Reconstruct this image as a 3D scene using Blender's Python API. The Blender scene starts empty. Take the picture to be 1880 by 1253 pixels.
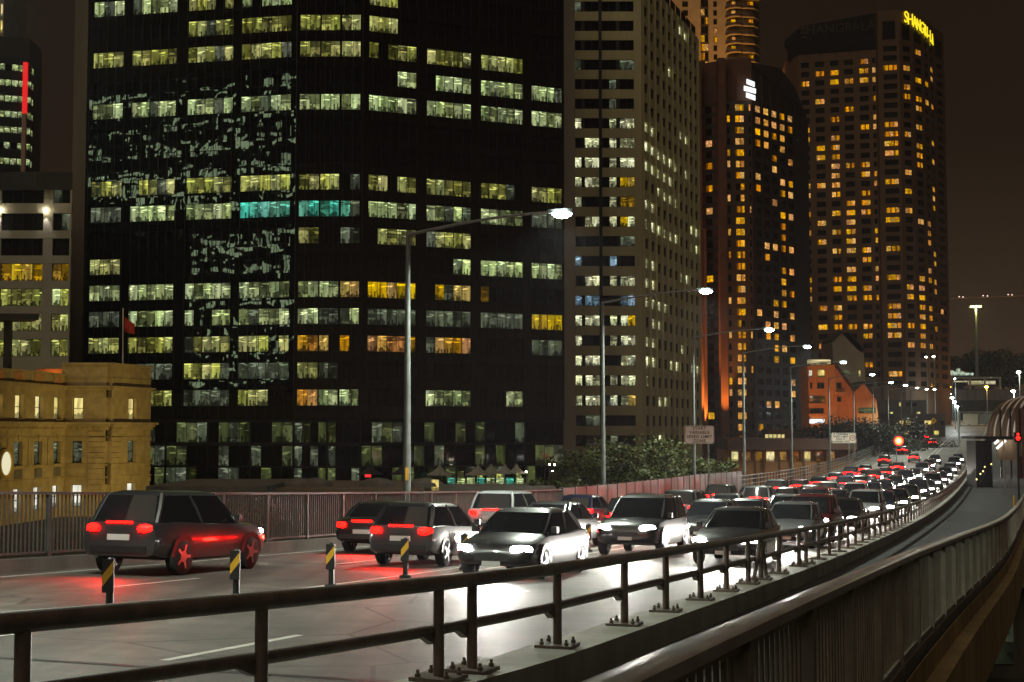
import bpy, bmesh, math, random
from mathutils import Vector, Matrix
R = math.radians
rnd = random.Random(7)
sc = bpy.context.scene
C = sc.collection

# ------------------------------------------------------------------ camera
CZ = 10.0                                  # eye height above the quay
PITCH = 3.58
cam_d = bpy.data.cameras.new('camera'); cam = bpy.data.objects.new('camera', cam_d); C.objects.link(cam)
cam_d.lens = 50.0; cam_d.sensor_width = 36.0; cam_d.clip_start = 0.05; cam_d.clip_end = 6000
cam.location = (0, 0, CZ); cam.rotation_euler = (R(90 + PITCH), 0, 0)
sc.camera = cam
# ------------------------------------------------------------------ night sky: town glow over the horizon
world = bpy.data.worlds.new('World'); sc.world = world; world.use_nodes = True
wn = world.node_tree; wn.nodes.clear()
wo = wn.nodes.new('ShaderNodeOutputWorld'); wb = wn.nodes.new('ShaderNodeBackground')
tc = wn.nodes.new('ShaderNodeTexCoord'); sp = wn.nodes.new('ShaderNodeSeparateXYZ')
cr = wn.nodes.new('ShaderNodeValToRGB')
cr.color_ramp.elements[0].position = 0.0; cr.color_ramp.elements[0].color = (0.050, 0.029, 0.016, 1)
cr.color_ramp.elements[1].position = 0.34; cr.color_ramp.elements[1].color = (0.0110, 0.0063, 0.0034, 1)
e_ = cr.color_ramp.elements.new(.08); e_.color = (.031,.0185,.0098,1); e_ = cr.color_ramp.elements.new(.19); e_.color = (.0140,.0080,.0042,1)
cn = wn.nodes.new('ShaderNodeTexNoise'); cn.inputs['Scale'].default_value = 1.6; cn.inputs['Detail'].default_value = 4
mm = wn.nodes.new('ShaderNodeMapRange'); mm.inputs[1].default_value = .3; mm.inputs[2].default_value = .7; mm.inputs[3].default_value = .8; mm.inputs[4].default_value = 1.2
sky = wn.nodes.new('ShaderNodeTexSky'); sky.sky_type = 'NISHITA'; sky.sun_disc = False; sky.sun_elevation = R(-8); sky.sun_rotation = R(200)
skm = wn.nodes.new('ShaderNodeMixRGB'); skm.blend_type = 'ADD'; skm.inputs[0].default_value = 0.02
L = wn.links.new
L(tc.outputs['Generated'], sp.inputs[0]); L(sp.outputs['Z'], cr.inputs[0]); L(tc.outputs['Generated'], cn.inputs['Vector'])
L(cn.outputs['Fac'], mm.inputs[0]); L(cr.outputs['Color'], skm.inputs[1]); L(sky.outputs[0], skm.inputs[2])
L(skm.outputs[0], wb.inputs['Color']); L(mm.outputs[0], wb.inputs['Strength']); L(wb.outputs[0], wo.inputs[0])
# moonless overcast: the town's own glow from the cloud base
sun_d = bpy.data.lights.new('sky_glow', 'SUN'); sun = bpy.data.objects.new('sky_glow', sun_d); C.objects.link(sun)
sun_d.energy = 0.5; sun_d.angle = R(60); sun_d.color = (1.0, 0.84, 0.60); sun.rotation_euler = (R(38), 0, R(-25))
sc.view_settings.view_transform = 'Standard'; sc.view_settings.look = 'None'
sc.view_settings.exposure = 0.0; sc.view_settings.gamma = 1.0; sc.view_settings.use_curve_mapping = False
sc.render.engine = 'CYCLES'
cy = sc.cycles
cy.use_denoising = True
try: cy.denoiser = 'OPENIMAGEDENOISE'; cy.denoising_input_passes = 'RGB_ALBEDO_NORMAL'
except Exception: pass
cy.max_bounces = 5; cy.diffuse_bounces = 2; cy.glossy_bounces = 3; cy.transmission_bounces = 3; cy.transparent_max_bounces = 6
cy.sample_clamp_indirect = 1.5; cy.sample_clamp_direct = 0; cy.caustics_reflective = False; cy.caustics_refractive = False
cy.use_light_tree = True
HAZE = 0.00009; cy.volume_bounces = 0; cy.volume_max_steps = 64

# ------------------------------------------------------------------ helpers
F = 1880 * 50 / 36.0
def at(px, py, d):
    """world point seen at photo pixel (px,py) standing d metres ahead"""
    u = (px - 940) / F; v = (626.5 - py) / F; th = R(PITCH)
    y = math.cos(th) - v * math.sin(th); z = math.sin(th) + v * math.cos(th)
    return Vector((u / y * d, d, CZ + z / y * d))
def zat(py, d): return at(940, py, d).z

class MB:
    def __init__(s): s.v = []; s.f = []
    def add(s, vs, fs):
        n = len(s.v); s.v += [tuple(p) for p in vs]; s.f += [tuple(i + n for i in f) for f in fs]; return s
    def box(s, x0, y0, z0, x1, y1, z1, M=None):
        vs = [Vector(p) for p in ((x0,y0,z0),(x1,y0,z0),(x1,y1,z0),(x0,y1,z0),(x0,y0,z1),(x1,y0,z1),(x1,y1,z1),(x0,y1,z1))]
        if M: vs = [M @ p for p in vs]
        return s.add(vs, [(0,3,2,1),(4,5,6,7),(0,1,5,4),(1,2,6,5),(2,3,7,6),(3,0,4,7)])
    def prism(s, poly, z0, z1, M=None):
        n = len(poly)
        vs = [Vector((p[0],p[1],z0)) for p in poly] + [Vector((p[0],p[1],z1)) for p in poly]
        if M: vs = [M @ p for p in vs]
        return s.add(vs, [tuple(range(n-1,-1,-1)), tuple(range(n,2*n))] + [(i,(i+1)%n,(i+1)%n+n,i+n) for i in range(n)])
    def tube(s, pts, rad, n=10, cap=True):
        pts = [Vector(p) for p in pts]; k = len(pts)
        if not hasattr(rad, '__len__'): rad = [rad]*k
        vs = []
        for i, p in enumerate(pts):
            d = (pts[min(i+1,k-1)] - pts[max(i-1,0)]).normalized()
            a = Vector((0,0,1)) if abs(d.z) < .9 else Vector((1,0,0))
            x = d.cross(a).normalized(); y = x.cross(d)
            for j in range(n):
                t = 2*math.pi*j/n; vs.append(p + (x*math.cos(t) + y*math.sin(t))*rad[i])
        fs = [(i*n+j, i*n+(j+1)%n, (i+1)*n+(j+1)%n, (i+1)*n+j) for i in range(k-1) for j in range(n)]
        if cap: fs += [tuple(range(n-1,-1,-1)), tuple(range((k-1)*n, k*n))]
        return s.add(vs, fs)
    def lathe(s, prof, n=16, c=(0,0,0)):
        vs = [(c[0]+r*math.cos(2*math.pi*j/n), c[1]+r*math.sin(2*math.pi*j/n), c[2]+z) for r, z in prof for j in range(n)]
        k = len(prof)
        fs = [(i*n+j, i*n+(j+1)%n, (i+1)*n+(j+1)%n, (i+1)*n+j) for i in range(k-1) for j in range(n)]
        fs += [tuple(range(n-1,-1,-1)), tuple(range((k-1)*n, k*n))]
        return s.add(vs, fs)
    def sweep(s, sec, fn, ss):
        """sec: list of (t,z) offsets (closed); fn(s) -> function (t,z) -> world"""
        n = len(sec); vs = []
        for q in ss: vs += [fn(q, t, z) for t, z in sec]
        k = len(ss)
        fs = [(i*n+j, i*n+(j+1)%n, (i+1)*n+(j+1)%n, (i+1)*n+j) for i in range(k-1) for j in range(n)]
        fs += [tuple(range(n-1,-1,-1)), tuple(range((k-1)*n, k*n))]
        return s.add(vs, fs)
    def mesh(s, name, mat, smooth=False):
        me = bpy.data.meshes.new(name); me.from_pydata(s.v, [], s.f); me.update()
        bm = bmesh.new(); bm.from_mesh(me); bmesh.ops.recalc_face_normals(bm, faces=bm.faces[:]); bm.to_mesh(me); bm.free()
        if mat: me.materials.append(mat)
        if smooth:
            me.polygons.foreach_set('use_smooth', [True]*len(me.polygons))
            try: me.set_sharp_from_angle(angle=R(38))
            except Exception: pass
        return me
    def build(s, name, mat, parent=None, smooth=False, loc=None, rz=0):
        return put(name, s.mesh(name, mat, smooth), parent, loc, rz)

def put(name, me, parent=None, loc=None, rz=0, local=False, mat=None):
    """loc in world space unless local; parents have no rotation when world coordinates are used"""
    o = bpy.data.objects.new(name, me); C.objects.link(o)
    if parent is not None:
        o.parent = parent
        if not local: o.matrix_parent_inverse = Matrix.Translation(-wloc(parent))
    if loc is not None: o.location = loc
    if rz: o.rotation_euler = (0, 0, rz)
    if mat is not None:
        if not o.material_slots: me.materials.append(mat)
        o.material_slots[0].link = 'OBJECT'; o.material_slots[0].material = mat
    return o
def wloc(o):
    return Vector(o.location) if o.parent is None else Vector(o.location)
def thing(name, label, cat, loc=(0,0,0), group=None):
    o = bpy.data.objects.new(name, None); C.objects.link(o); o.location = loc; o.empty_display_size = .2
    return tag(o, label, cat, group)
def tag(o, label=None, cat=None, group=None, kind=None):
    if label: o['label'] = label
    if cat: o['category'] = cat
    if group: o['group'] = group
    if kind: o['kind'] = kind
    return o
def copy_tree(o, parent=None, skip=()):
    c = o.copy(); C.objects.link(c); c.parent = parent
    if parent is not None: c.matrix_parent_inverse = o.matrix_parent_inverse.copy()
    for ch in list(o.children):
        if ch.type != 'LIGHT' and ch.name.split('.')[0] not in skip: copy_tree(ch, c, skip)
    return c
ORD = ['first','second','third','fourth','fifth','sixth','seventh','eighth','ninth','tenth','eleventh','twelfth','thirteenth','fourteenth',
       'fifteenth','sixteenth','seventeenth','eighteenth','nineteenth','twentieth','twenty-first','twenty-second','twenty-third','twenty-fourth','twenty-fifth','twenty-sixth','twenty-seventh','twenty-eighth']

# ------------------------------------------------------------------ materials
def new_mat(name):
    m = bpy.data.materials.new(name); m.use_nodes = True
    return m, m.node_tree, m.node_tree.nodes['Principled BSDF']
def nd(nt, t, **kw):
    n = nt.nodes.new(t)
    for k, v in kw.items():
        if k in n.inputs: n.inputs[k].default_value = v
        else: setattr(n, k, v)
    return n
def mth(nt, op, a, b=None, c=None):
    n = nt.nodes.new('ShaderNodeMath'); n.operation = op
    for i, x in enumerate((a, b, c)):
        if x is None: continue
        if isinstance(x, (int, float)): n.inputs[i].default_value = x
        else: nt.links.new(x, n.inputs[i])
    return n.outputs[0]
def surf(name, col, rough=.7, var=.25, scale=3.0, bump=0.0, bscale=40.0, metal=0.0, spec=.5, streak=False, ior=None, col2=None):
    m, nt, b = new_mat(name)
    b.inputs['Roughness'].default_value = rough; b.inputs['Metallic'].default_value = metal; b.inputs['Specular IOR Level'].default_value = spec
    if ior: b.inputs['IOR'].default_value = ior
    g = nd(nt, 'ShaderNodeNewGeometry')
    mp = nd(nt, 'ShaderNodeMapping'); nt.links.new(g.outputs['Position'], mp.inputs['Vector'])
    if streak: mp.inputs['Scale'].default_value = (1, 1, .12)
    n = nd(nt, 'ShaderNodeTexNoise', Scale=scale, Detail=6.0, Roughness=.62); nt.links.new(mp.outputs[0], n.inputs['Vector'])
    mx = nd(nt, 'ShaderNodeMix', data_type='RGBA')
    c2 = col2 or tuple(c*(1-var) for c in col)
    c1 = col if col2 else tuple(min(1, c*(1+var*.6)) for c in col)
    mx.inputs['A'].default_value = (*c2, 1) if False else mx.inputs['A'].default_value
    mx.inputs[6].default_value = (*c2, 1); mx.inputs[7].default_value = (*c1, 1)
    mr = nd(nt, 'ShaderNodeMapRange'); mr.inputs[1].default_value = .33; mr.inputs[2].default_value = .67
    nt.links.new(n.outputs['Fac'], mr.inputs[0]); nt.links.new(mr.outputs[0], mx.inputs[0])
    nt.links.new(mx.outputs[2], b.inputs['Base Color'])
    if bump:
        n2 = nd(nt, 'ShaderNodeTexNoise', Scale=bscale, Detail=3.0); nt.links.new(g.outputs['Position'], n2.inputs['Vector'])
        bp = nd(nt, 'ShaderNodeBump', Strength=bump, Distance=.02); nt.links.new(n2.outputs['Fac'], bp.inputs['Height']); nt.links.new(bp.outputs[0], b.inputs['Normal'])
    return m
def glow(name, col, strength, sample=False):
    m, nt, b = new_mat(name)
    b.inputs['Base Color'].default_value = (.02,.02,.02,1); b.inputs['Emission Color'].default_value = (*col, 1); b.inputs['Emission Strength'].default_value = strength
    m.cycles.emission_sampling = 'AUTO' if sample else 'NONE'
    return m
def lit_mat(name, col, strength, kind='office', refl=True):
    """lit window seen into a room: ceiling lights, blinds, furniture; different for each pane"""
    m, nt, b = new_mat(name); m.cycles.emission_sampling = 'NONE'
    b.inputs['Base Color'].default_value = (.015,.017,.016,1); b.inputs['Roughness'].default_value = .06
    t = nd(nt, 'ShaderNodeTexCoord'); s = nd(nt, 'ShaderNodeSeparateXYZ'); nt.links.new(t.outputs['Generated'], s.inputs[0])
    x, z = s.outputs['X'], s.outputs['Z']
    r = nd(nt, 'ShaderNodeObjectInfo').outputs['Random']
    def noise(xs, zs, sx, sz, ro, det=2.0):
        c = nd(nt, 'ShaderNodeCombineXYZ')
        nt.links.new(mth(nt, 'MULTIPLY_ADD', x, sx, mth(nt, 'MULTIPLY', r, ro)), c.inputs[0])
        nt.links.new(mth(nt, 'MULTIPLY', z, sz), c.inputs[1]); nt.links.new(mth(nt, 'MULTIPLY', r, ro*1.7), c.inputs[2])
        n = nd(nt, 'ShaderNodeTexNoise', Scale=1.0, Detail=det); nt.links.new(c.outputs[0], n.inputs['Vector']); return n.outputs['Fac']
    r2 = mth(nt, 'FRACT', mth(nt, 'MULTIPLY', r, 17.31)); r3 = mth(nt, 'FRACT', mth(nt, 'MULTIPLY', r, 53.7)); r4 = mth(nt, 'FRACT', mth(nt, 'MULTIPLY', r, 131.9))
    if kind == 'office':
        walls = mth(nt, 'MULTIPLY_ADD', noise(x, z, 2.2, .6, 91.0, 0.0), 1.5, -.1)
        strip = mth(nt, 'MULTIPLY', mth(nt, 'GREATER_THAN', noise(x, z, 1.3, 9.0, 47.0, 0.0), .635), mth(nt, 'GREATER_THAN', z, .58))
        xb = mth(nt, 'DIVIDE', mth(nt, 'FLOOR', mth(nt, 'MULTIPLY', x, 6.0)), 6.0)
        wn_ = nd(nt, 'ShaderNodeTexWhiteNoise', noise_dimensions='2D'); cb = nd(nt, 'ShaderNodeCombineXYZ'); nt.links.new(xb, cb.inputs[0]); nt.links.new(mth(nt, 'MULTIPLY', r, 41.0), cb.inputs[1]); nt.links.new(cb.outputs[0], wn_.inputs['Vector'])
        sil = mth(nt, 'GREATER_THAN', mth(nt, 'MULTIPLY', mth(nt, 'POWER', wn_.outputs['Value'], 1.6), .42), z)
        shelf = mth(nt, 'MULTIPLY', mth(nt, 'GREATER_THAN', noise(x, z, 3.0, 5.0, 71.0, 1.0), .60), mth(nt, 'LESS_THAN', z, .7))
        bl = mth(nt, 'MULTIPLY', mth(nt, 'GREATER_THAN', z, mth(nt, 'SUBTRACT', 1.0, mth(nt, 'MULTIPLY', r2, .9))), mth(nt, 'LESS_THAN', r3, .42))
        br = mth(nt, 'MULTIPLY', mth(nt, 'MULTIPLY_ADD', r4, .75, .35), walls)
        br = mth(nt, 'MULTIPLY', br, mth(nt, 'MULTIPLY_ADD', sil, -.82, 1.0))
        br = mth(nt, 'MULTIPLY', br, mth(nt, 'MULTIPLY_ADD', shelf, -.5, 1.0))
        br = mth(nt, 'MULTIPLY_ADD', strip, 1.2, br)
        br = mth(nt, 'MULTIPLY', br, mth(nt, 'MULTIPLY_ADD', bl, -.72, 1.0))
    elif kind == 'wash':
        br = mth(nt, 'MULTIPLY_ADD', noise(x, z, 2.0, 1.2, 61.0, 1.0), 1.3, -.05)
        br = mth(nt, 'MULTIPLY', br, mth(nt, 'MULTIPLY_ADD', mth(nt, 'GREATER_THAN', mth(nt, 'MULTIPLY', noise(x, z, 5., 2., 29.), .5), z), -.7, 1.0))
    else:   # hotel room: curtains at the sides, a lamp
        lamp = mth(nt, 'GREATER_THAN', noise(x, z, 2.4, 2.4, 83.0, 1.0), .6)
        cur = mth(nt, 'MULTIPLY', mth(nt, 'LESS_THAN', x, mth(nt, 'MULTIPLY', r2, .5)), mth(nt, 'LESS_THAN', r3, .7))
        br = mth(nt, 'MULTIPLY_ADD', r4, .7, .35)
        br = mth(nt, 'MULTIPLY', br, mth(nt, 'MULTIPLY_ADD', noise(x, z, 3.0, 3.0, 19.0, 2.0), 1.5, .1))
        br = mth(nt, 'MULTIPLY_ADD', lamp, .7, br)
        br = mth(nt, 'MULTIPLY', br, mth(nt, 'MULTIPLY_ADD', cur, -.8, 1.0))
    br = mth(nt, 'MAXIMUM', br, 0.015)
    hs = nd(nt, 'ShaderNodeHueSaturation'); hs.inputs['Color'].default_value = (*col, 1)
    nt.links.new(mth(nt, 'MULTIPLY_ADD', r3, .03, .485), hs.inputs['Hue'])
    nt.links.new(mth(nt, 'MULTIPLY_ADD', r2, .3, .88), hs.inputs['Saturation'])
    nt.links.new(hs.outputs[0], b.inputs['Emission Color'])
    nt.links.new(mth(nt, 'MULTIPLY', br, strength), b.inputs['Emission Strength'])
    return m
def wavy_glass(name, pillow, amount, scale, ior=2.0):
    """mirror glass whose panels each bulge a little"""
    m, nt, b = new_mat(name)
    b.inputs['Base Color'].default_value = (.005,.006,.006,1); b.inputs['Roughness'].default_value = .012; b.inputs['IOR'].default_value = ior
    g = nd(nt, 'ShaderNodeNewGeometry'); n = nd(nt, 'ShaderNodeTexNoise', Scale=scale, Detail=1.0)
    nt.links.new(g.outputs['Position'], n.inputs['Vector'])
    s = nd(nt, 'ShaderNodeSeparateXYZ'); nt.links.new(g.outputs['Position'], s.inputs[0])
    u = mth(nt, 'SUBTRACT', mth(nt, 'FRACT', mth(nt, 'MULTIPLY', s.outputs['X'], 1/1.40)), .5)
    v = mth(nt, 'SUBTRACT', mth(nt, 'FRACT', mth(nt, 'MULTIPLY_ADD', s.outputs['Z'], 1/1.96, .3)), .5)
    cell = nd(nt, 'ShaderNodeTexWhiteNoise', noise_dimensions='2D'); cc = nd(nt, 'ShaderNodeCombineXYZ')
    nt.links.new(mth(nt, 'FLOOR', mth(nt, 'MULTIPLY', s.outputs['X'], 1/1.40)), cc.inputs[0]); nt.links.new(mth(nt, 'FLOOR', mth(nt, 'MULTIPLY_ADD', s.outputs['Z'], 1/1.96, .3)), cc.inputs[1])
    nt.links.new(cc.outputs[0], cell.inputs['Vector'])
    q = mth(nt, 'ADD', mth(nt, 'MULTIPLY', u, u), mth(nt, 'MULTIPLY', v, v))
    q = mth(nt, 'MULTIPLY', q, mth(nt, 'MULTIPLY_ADD', cell.outputs['Value'], pillow*1.6, -pillow*.3))
    h = mth(nt, 'MULTIPLY_ADD', n.outputs['Fac'], amount, q)
    bp = nd(nt, 'ShaderNodeBump', Strength=1.0, Distance=1.0); nt.links.new(h, bp.inputs['Height']); nt.links.new(bp.outputs[0], b.inputs['Normal'])
    return m
M = {}
M['asphalt'] = surf('asphalt', (.105,.092,.078), .62, .35, 1.2, .5, 90.)
def wear(m):
    nt = m.node_tree; b = nt.nodes['Principled BSDF']; src = b.inputs['Base Color'].links[0].from_socket
    g = nd(nt, 'ShaderNodeNewGeometry'); mp = nd(nt, 'ShaderNodeMapping'); mp.inputs['Rotation'].default_value = (0,0,R(19)); mp.inputs['Scale'].default_value = (1.15,.03,1)
    nt.links.new(g.outputs['Position'], mp.inputs['Vector'])
    n1 = nd(nt, 'ShaderNodeTexNoise', Scale=1.0, Detail=3.0); nt.links.new(mp.outputs[0], n1.inputs['Vector'])
    n2 = nd(nt, 'ShaderNodeTexNoise', Scale=95.0, Detail=2.0); nt.links.new(g.outputs['Position'], n2.inputs['Vector'])
    n3 = nd(nt, 'ShaderNodeTexNoise', Scale=.35, Detail=5.0); nt.links.new(g.outputs['Position'], n3.inputs['Vector'])
    vo = nd(nt, 'ShaderNodeTexVoronoi', feature='DISTANCE_TO_EDGE', Scale=.22); nt.links.new(g.outputs['Position'], vo.inputs['Vector'])
    f = mth(nt, 'MULTIPLY', mth(nt, 'MULTIPLY_ADD', n1.outputs['Fac'], 2.4, -.2), mth(nt, 'MULTIPLY_ADD', n2.outputs['Fac'], 1.6, .2))
    f = mth(nt, 'MULTIPLY', f, mth(nt, 'MULTIPLY_ADD', n3.outputs['Fac'], .9, .55))
    f = mth(nt, 'MULTIPLY', f, mth(nt, 'MULTIPLY_ADD', mth(nt, 'LESS_THAN', vo.outputs['Distance'], .006), -.6, 1.0))
    mx = nd(nt, 'ShaderNodeVectorMath', operation='SCALE'); nt.links.new(src, mx.inputs[0]); nt.links.new(f, mx.inputs['Scale']); nt.links.new(mx.outputs[0], b.inputs['Base Color'])
wear(M['asphalt'])
M['line'] = surf('road_paint', (.62,.60,.54), .6, .35, 5.)
M['walk'] = surf('walkway_asphalt', (.06,.06,.062), .75, .35, .8, .2, 60.)
M['conc'] = surf('concrete', (.33,.32,.27), .8, .3, 1.3, .2, 25., streak=True)
M['conc_d'] = surf('dark_concrete', (.17,.15,.13), .85, .35, .9, .15, 15., streak=True)
M['fascia'] = surf('fascia_concrete', (.36,.26,.13), .85, .4, .7, .15, 15., streak=True)
M['rail'] = surf('painted_rail', (.15,.115,.095), .42, .5, 3., .12, 60., metal=.0, spec=.6)
M['fence'] = surf('fence_paint', (.24,.215,.17), .5, .3, 2., .1, 40.)
M['fence_far'] = surf('far_fence_paint', (.10,.095,.088), .55, .3, 2., .1, 40.)
M['handrail'] = surf('handrail_paint', (.29,.27,.25), .33, .35, 2.2, .1, 40.)
M['galv'] = surf('galvanised_steel', (.20,.22,.21), .5, .22, 2., metal=.25)
M['ground'] = surf('quay_ground', (.075,.068,.06), .8, .4, .12, .2, 5.)
M['black'] = surf('black_plastic', (.015,.015,.016), .5, .2)
M['rubber'] = surf('tyre_rubber', (.02,.02,.02), .8, .2)
M['alloy'] = surf('alloy_rim', (.45,.45,.46), .3, .15, metal=.9)
M['carglass'] = surf('car_glass', (.012,.013,.015), .05, .1)
M['yellow'] = surf('reflective_yellow', (.75,.42,.03), .5, .15)
M['signface'] = surf('sign_face', (.80,.72,.62), .6, .12, 2.)
M['signtext'] = surf('sign_text', (.035,.025,.02), .7, .1)
M['signred'] = surf('sign_red', (.45,.06,.04), .6, .1)
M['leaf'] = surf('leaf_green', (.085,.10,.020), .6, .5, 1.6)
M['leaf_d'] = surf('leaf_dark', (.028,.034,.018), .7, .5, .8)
M['bark'] = surf('bark', (.07,.05,.035), .9, .4, 6.)
M['lampwhite'] = glow('lamp_lens', (.80, 1.0, .95), 60)
M['lampamber'] = glow('amber_lens', (1.0, .42, .05), 40)
M['lampwarm'] = glow('warm_lens', (1.0, .9, .62), 30)
M['head'] = glow('headlight_lens', (1.0, .96, .88), 45)
M['tail'] = glow('tail_light_lens', (1.0, .0006, .0003), 55, True)
M['indicator'] = glow('indicator_lens', (1.0, .33, .02), 6)

# ------------------------------------------------------------------ the road's line
TH = R(19.0)
UX, UY = math.sin(TH), math.cos(TH)
def zk(s):
    if s < 0: return CZ - 1.5 - .052*s
    if s <= 247: return CZ - 1.5 - .052*s + .00016*s*s
    z0 = -1.5 - .052*247 + .00016*247*247
    if s <= 560: return CZ + z0 + .02704*(s-247)
    return CZ + z0 + .02704*313 + .004*(s-560)
def bend(s): return .014*(14-s)**2 if s < 14 else 0.0
def rd(s, t, dz=0.0, b=True):
    """road frame: s along, t to the far side, height above kerb-top line"""
    tt = t + (bend(s) if b else 0)
    return Vector((s*UX - tt*UY, s*UY + tt*UX, zk(s) + dz))
def srange(a, b, st): 
    n = max(1, int(round((b-a)/st))); return [a + (b-a)*i/n for i in range(n+1)]
SS = srange(-10, 40, 1.0) + srange(42, 640, 4.0)
ROAD = -.25
MED = 11.75
def far_t(s):
    if s < 60: return 19.4
    if s < 110: return 19.4 + 2.2*((s-60)/50.)
    return 21.6
def fence_t(s):
    pts = [(-12,1.25),(12,1.2),(22,.95),(42,.1),(70,-.6),(185,-3.3),(260,-4.5)]
    for (a,ta),(b,tb) in zip(pts, pts[1:]):
        if s <= b:
            k = (s-a)/(b-a); return ta + (tb-ta)*k
    return -4.5
def fence_p(s, dt, dz):
    # smoothed fence line
    t = sum(fence_t(s+q) for q in (-6,-3,0,3,6))/5.
    return rd(s, t+dt, dz, b=False)

# ------------------------------------------------------------------ setting
g = MB(); g.add([(-3000,-3000,0),(3000,-3000,0),(3000,3000,0),(-3000,3000,0)], [(0,1,2,3)])
tag(g.build('ground', M['ground']), kind='structure')
mb = MB(); mb.sweep([(4.45,ROAD),(25,ROAD),(25,ROAD-1.4),(4.45,ROAD-1.4)], lambda s,t,z: rd(s, far_t(s)+.45 if t > 20 else t, z), SS)
tag(mb.build('road', M['asphalt'], smooth=False), kind='structure')
def line(t, s0, s1, w=.12):
    m = MB(); q = srange(s0, s1, 2.0)
    m.add([rd(s, t-w/2, ROAD+.004) for s in q] + [rd(s, t+w/2, ROAD+.004) for s in q], [(i, i+1, len(q)+i+1, len(q)+i) for i in range(len(q)-1)])
    o = m.build('lane_line', M['line'], bpy.data.objects['road']); return o
for t in (8.3, 15.2):
    for k in range(46): line(t, 4+k*9, 4+k*9+3)
line(5.2, -8, 330, .13); line(MED-.35, -8, 400, .12); line(MED+.35, -8, 400, .12); line(18.6, -8, 330, .13)
# expansion joints across the deck
for s in (12.4, 31, 52, 73, 96, 120, 145):
    m = MB(); m.add([rd(s,4.7,ROAD+.006), rd(s,19.2,ROAD+.006), rd(s+.12,19.2,ROAD+.006), rd(s+.12,4.7,ROAD+.006)], [(0,1,2,3)])
    m.build('expansion_joint', M['black'], bpy.data.objects['road'])
mb = MB(); mb.sweep([(0,-.3),(1,-.3),(1,-1.0),(0,-1.0)], lambda s,t,z: (fence_p(s,-.1,z) if t == 0 else rd(s,4.0,z)), srange(-10,40,1)+srange(42,330,4))
tag(mb.build('walkway', M['walk']), kind='structure')
mb = MB(); mb.sweep([(4.0,0.0),(4.58,0.0),(4.66,-.06),(4.68,ROAD-.02),(4.68,-1.2),(4.0,-1.2)], rd, SS)
tag(mb.build('kerb', M['conc']), kind='structure')
mb = MB(); mb.sweep([(-.12,-.34),(-.02,-.34),(-.02,-1.75),(-.34,-1.75),(-.34,-.62),(-.12,-.62)], fence_p, srange(-10,60,1.5)+srange(64,330,4))
fas = mb.build('bridge_girder', M['fascia']); tag(fas, 'tan concrete edge girder under the slatted walkway fence', 'girder')
mb = MB(); mb.sweep([(0,ROAD),(.45,ROAD),(.45,ROAD-1.9),(0,ROAD-1.9)], lambda s,t,z: rd(s, far_t(s)+.46+t, z), srange(-10,640,6))
tag(mb.build('edge_beam', M['conc_d']), 'grey concrete deck edge beam beyond the far fence', 'beam')
for i, s in enumerate((20, 45, 70, 95, 120, 150, 180, 215, 250)):
    m = MB(); top = zk(s)-1.9
    for t in (1.6, 9.5, 17.0):
        p = rd(s, t, 0); m.box(p.x-.6, p.y-.6, 0, p.x+.6, p.y+.6, top-1.0)
    a, b2 = rd(s, .6, 0), rd(s, 19.0, 0)
    ang = math.atan2(b2.y-a.y, b2.x-a.x)
    m.box(0, -.7, top-1.1, (b2-a).length, .7, top+.1, Matrix.Translation((a.x, a.y, 0)) @ Matrix.Rotation(ang, 4, 'Z'))
    tag(m.build('bridge_pier', M['conc_d']), 'concrete bridge pier under the road deck, %s from the photographer' % ORD[i], 'pier', 'piers under the road deck')

# ------------------------------------------------------------------ tubular bridge railing on the kerb
rail = thing('bridge_railing', 'dark twin-tube road railing bolted to the pale kerb', 'railing', rd(11, 4.3, 0))
RS = srange(0, 40, .8) + srange(42, 330, 4)
MB().tube([rd(s, 4.3, .79) for s in RS], .062, 14).build('top_rail', M['rail'], rail, True)
MB().tube([rd(s, 4.36, .40) for s in RS], .047, 12).build('middle_rail', M['rail'], rail, True)
post_m = MB().tube([(0,0,.02),(0,0,.76)], .046, 12).mesh('railing_post', M['rail'], True)
plate_m = MB().box(-.17,-.19,0,.17,.19,.035).mesh('base_plate', M['rail'])
gus = MB(); gus.prism([(-.02,.03),(-.24,.05),(-.24,.075),(-.02,.075)], .37, .39)
gus.add([(-.02,.02,.40),(-.26,.035,.395),(-.02,.02,.29),(-.02,.10,.40),(-.26,.085,.395),(-.02,.10,.29)], [(0,1,2),(3,5,4),(0,3,4,1),(1,4,5,2),(0,2,5,3)])
gus_m = gus.mesh('bracket', M['rail'])
bolt_m = MB().lathe([(.024,0),(.024,.03),(.014,.032),(.014,.062)], 8).mesh('bolt', M['rail'])
post_s = [1.9, 4.2, 6.55, 8.55, 11.0, 11.65, 13.9, 16.6, 18.8, 21.1, 23.2, 25.3, 26.7, 28.9, 31.9, 33.1] + [35.4 + 2.3*i for i in range(82)]
def slope_at(s): return math.atan2(zk(s+.5)-zk(s-.5), 1.0)
for s in post_s:
    p = rd(s, 4.3, 0)
    hd = math.atan2((rd(s+.2,4.3)-rd(s-.2,4.3)).y, (rd(s+.2,4.3)-rd(s-.2,4.3)).x)
    o = put('post', post_m, rail, p, hd)
    if s < 70:
        put('base_plate', plate_m, o, (0,0,.002), local=True)
        put('bracket', gus_m, o, (0,0,0), local=True)
    if s < 34:
        for bx in (-.12, .12):
            for by in (-.13, .13): put('bolt', bolt_m, o, (bx, by, .036), local=True)
for s0 in (25.9, 27.3):       # raked joint braces
    MB().tube([rd(s0, 4.3, .05), rd(s0+.75 if s0 < 26.5 else s0-.55, 4.3, .74)], .04, 10).build('joint_brace', M['rail'], rail, True)

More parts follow.
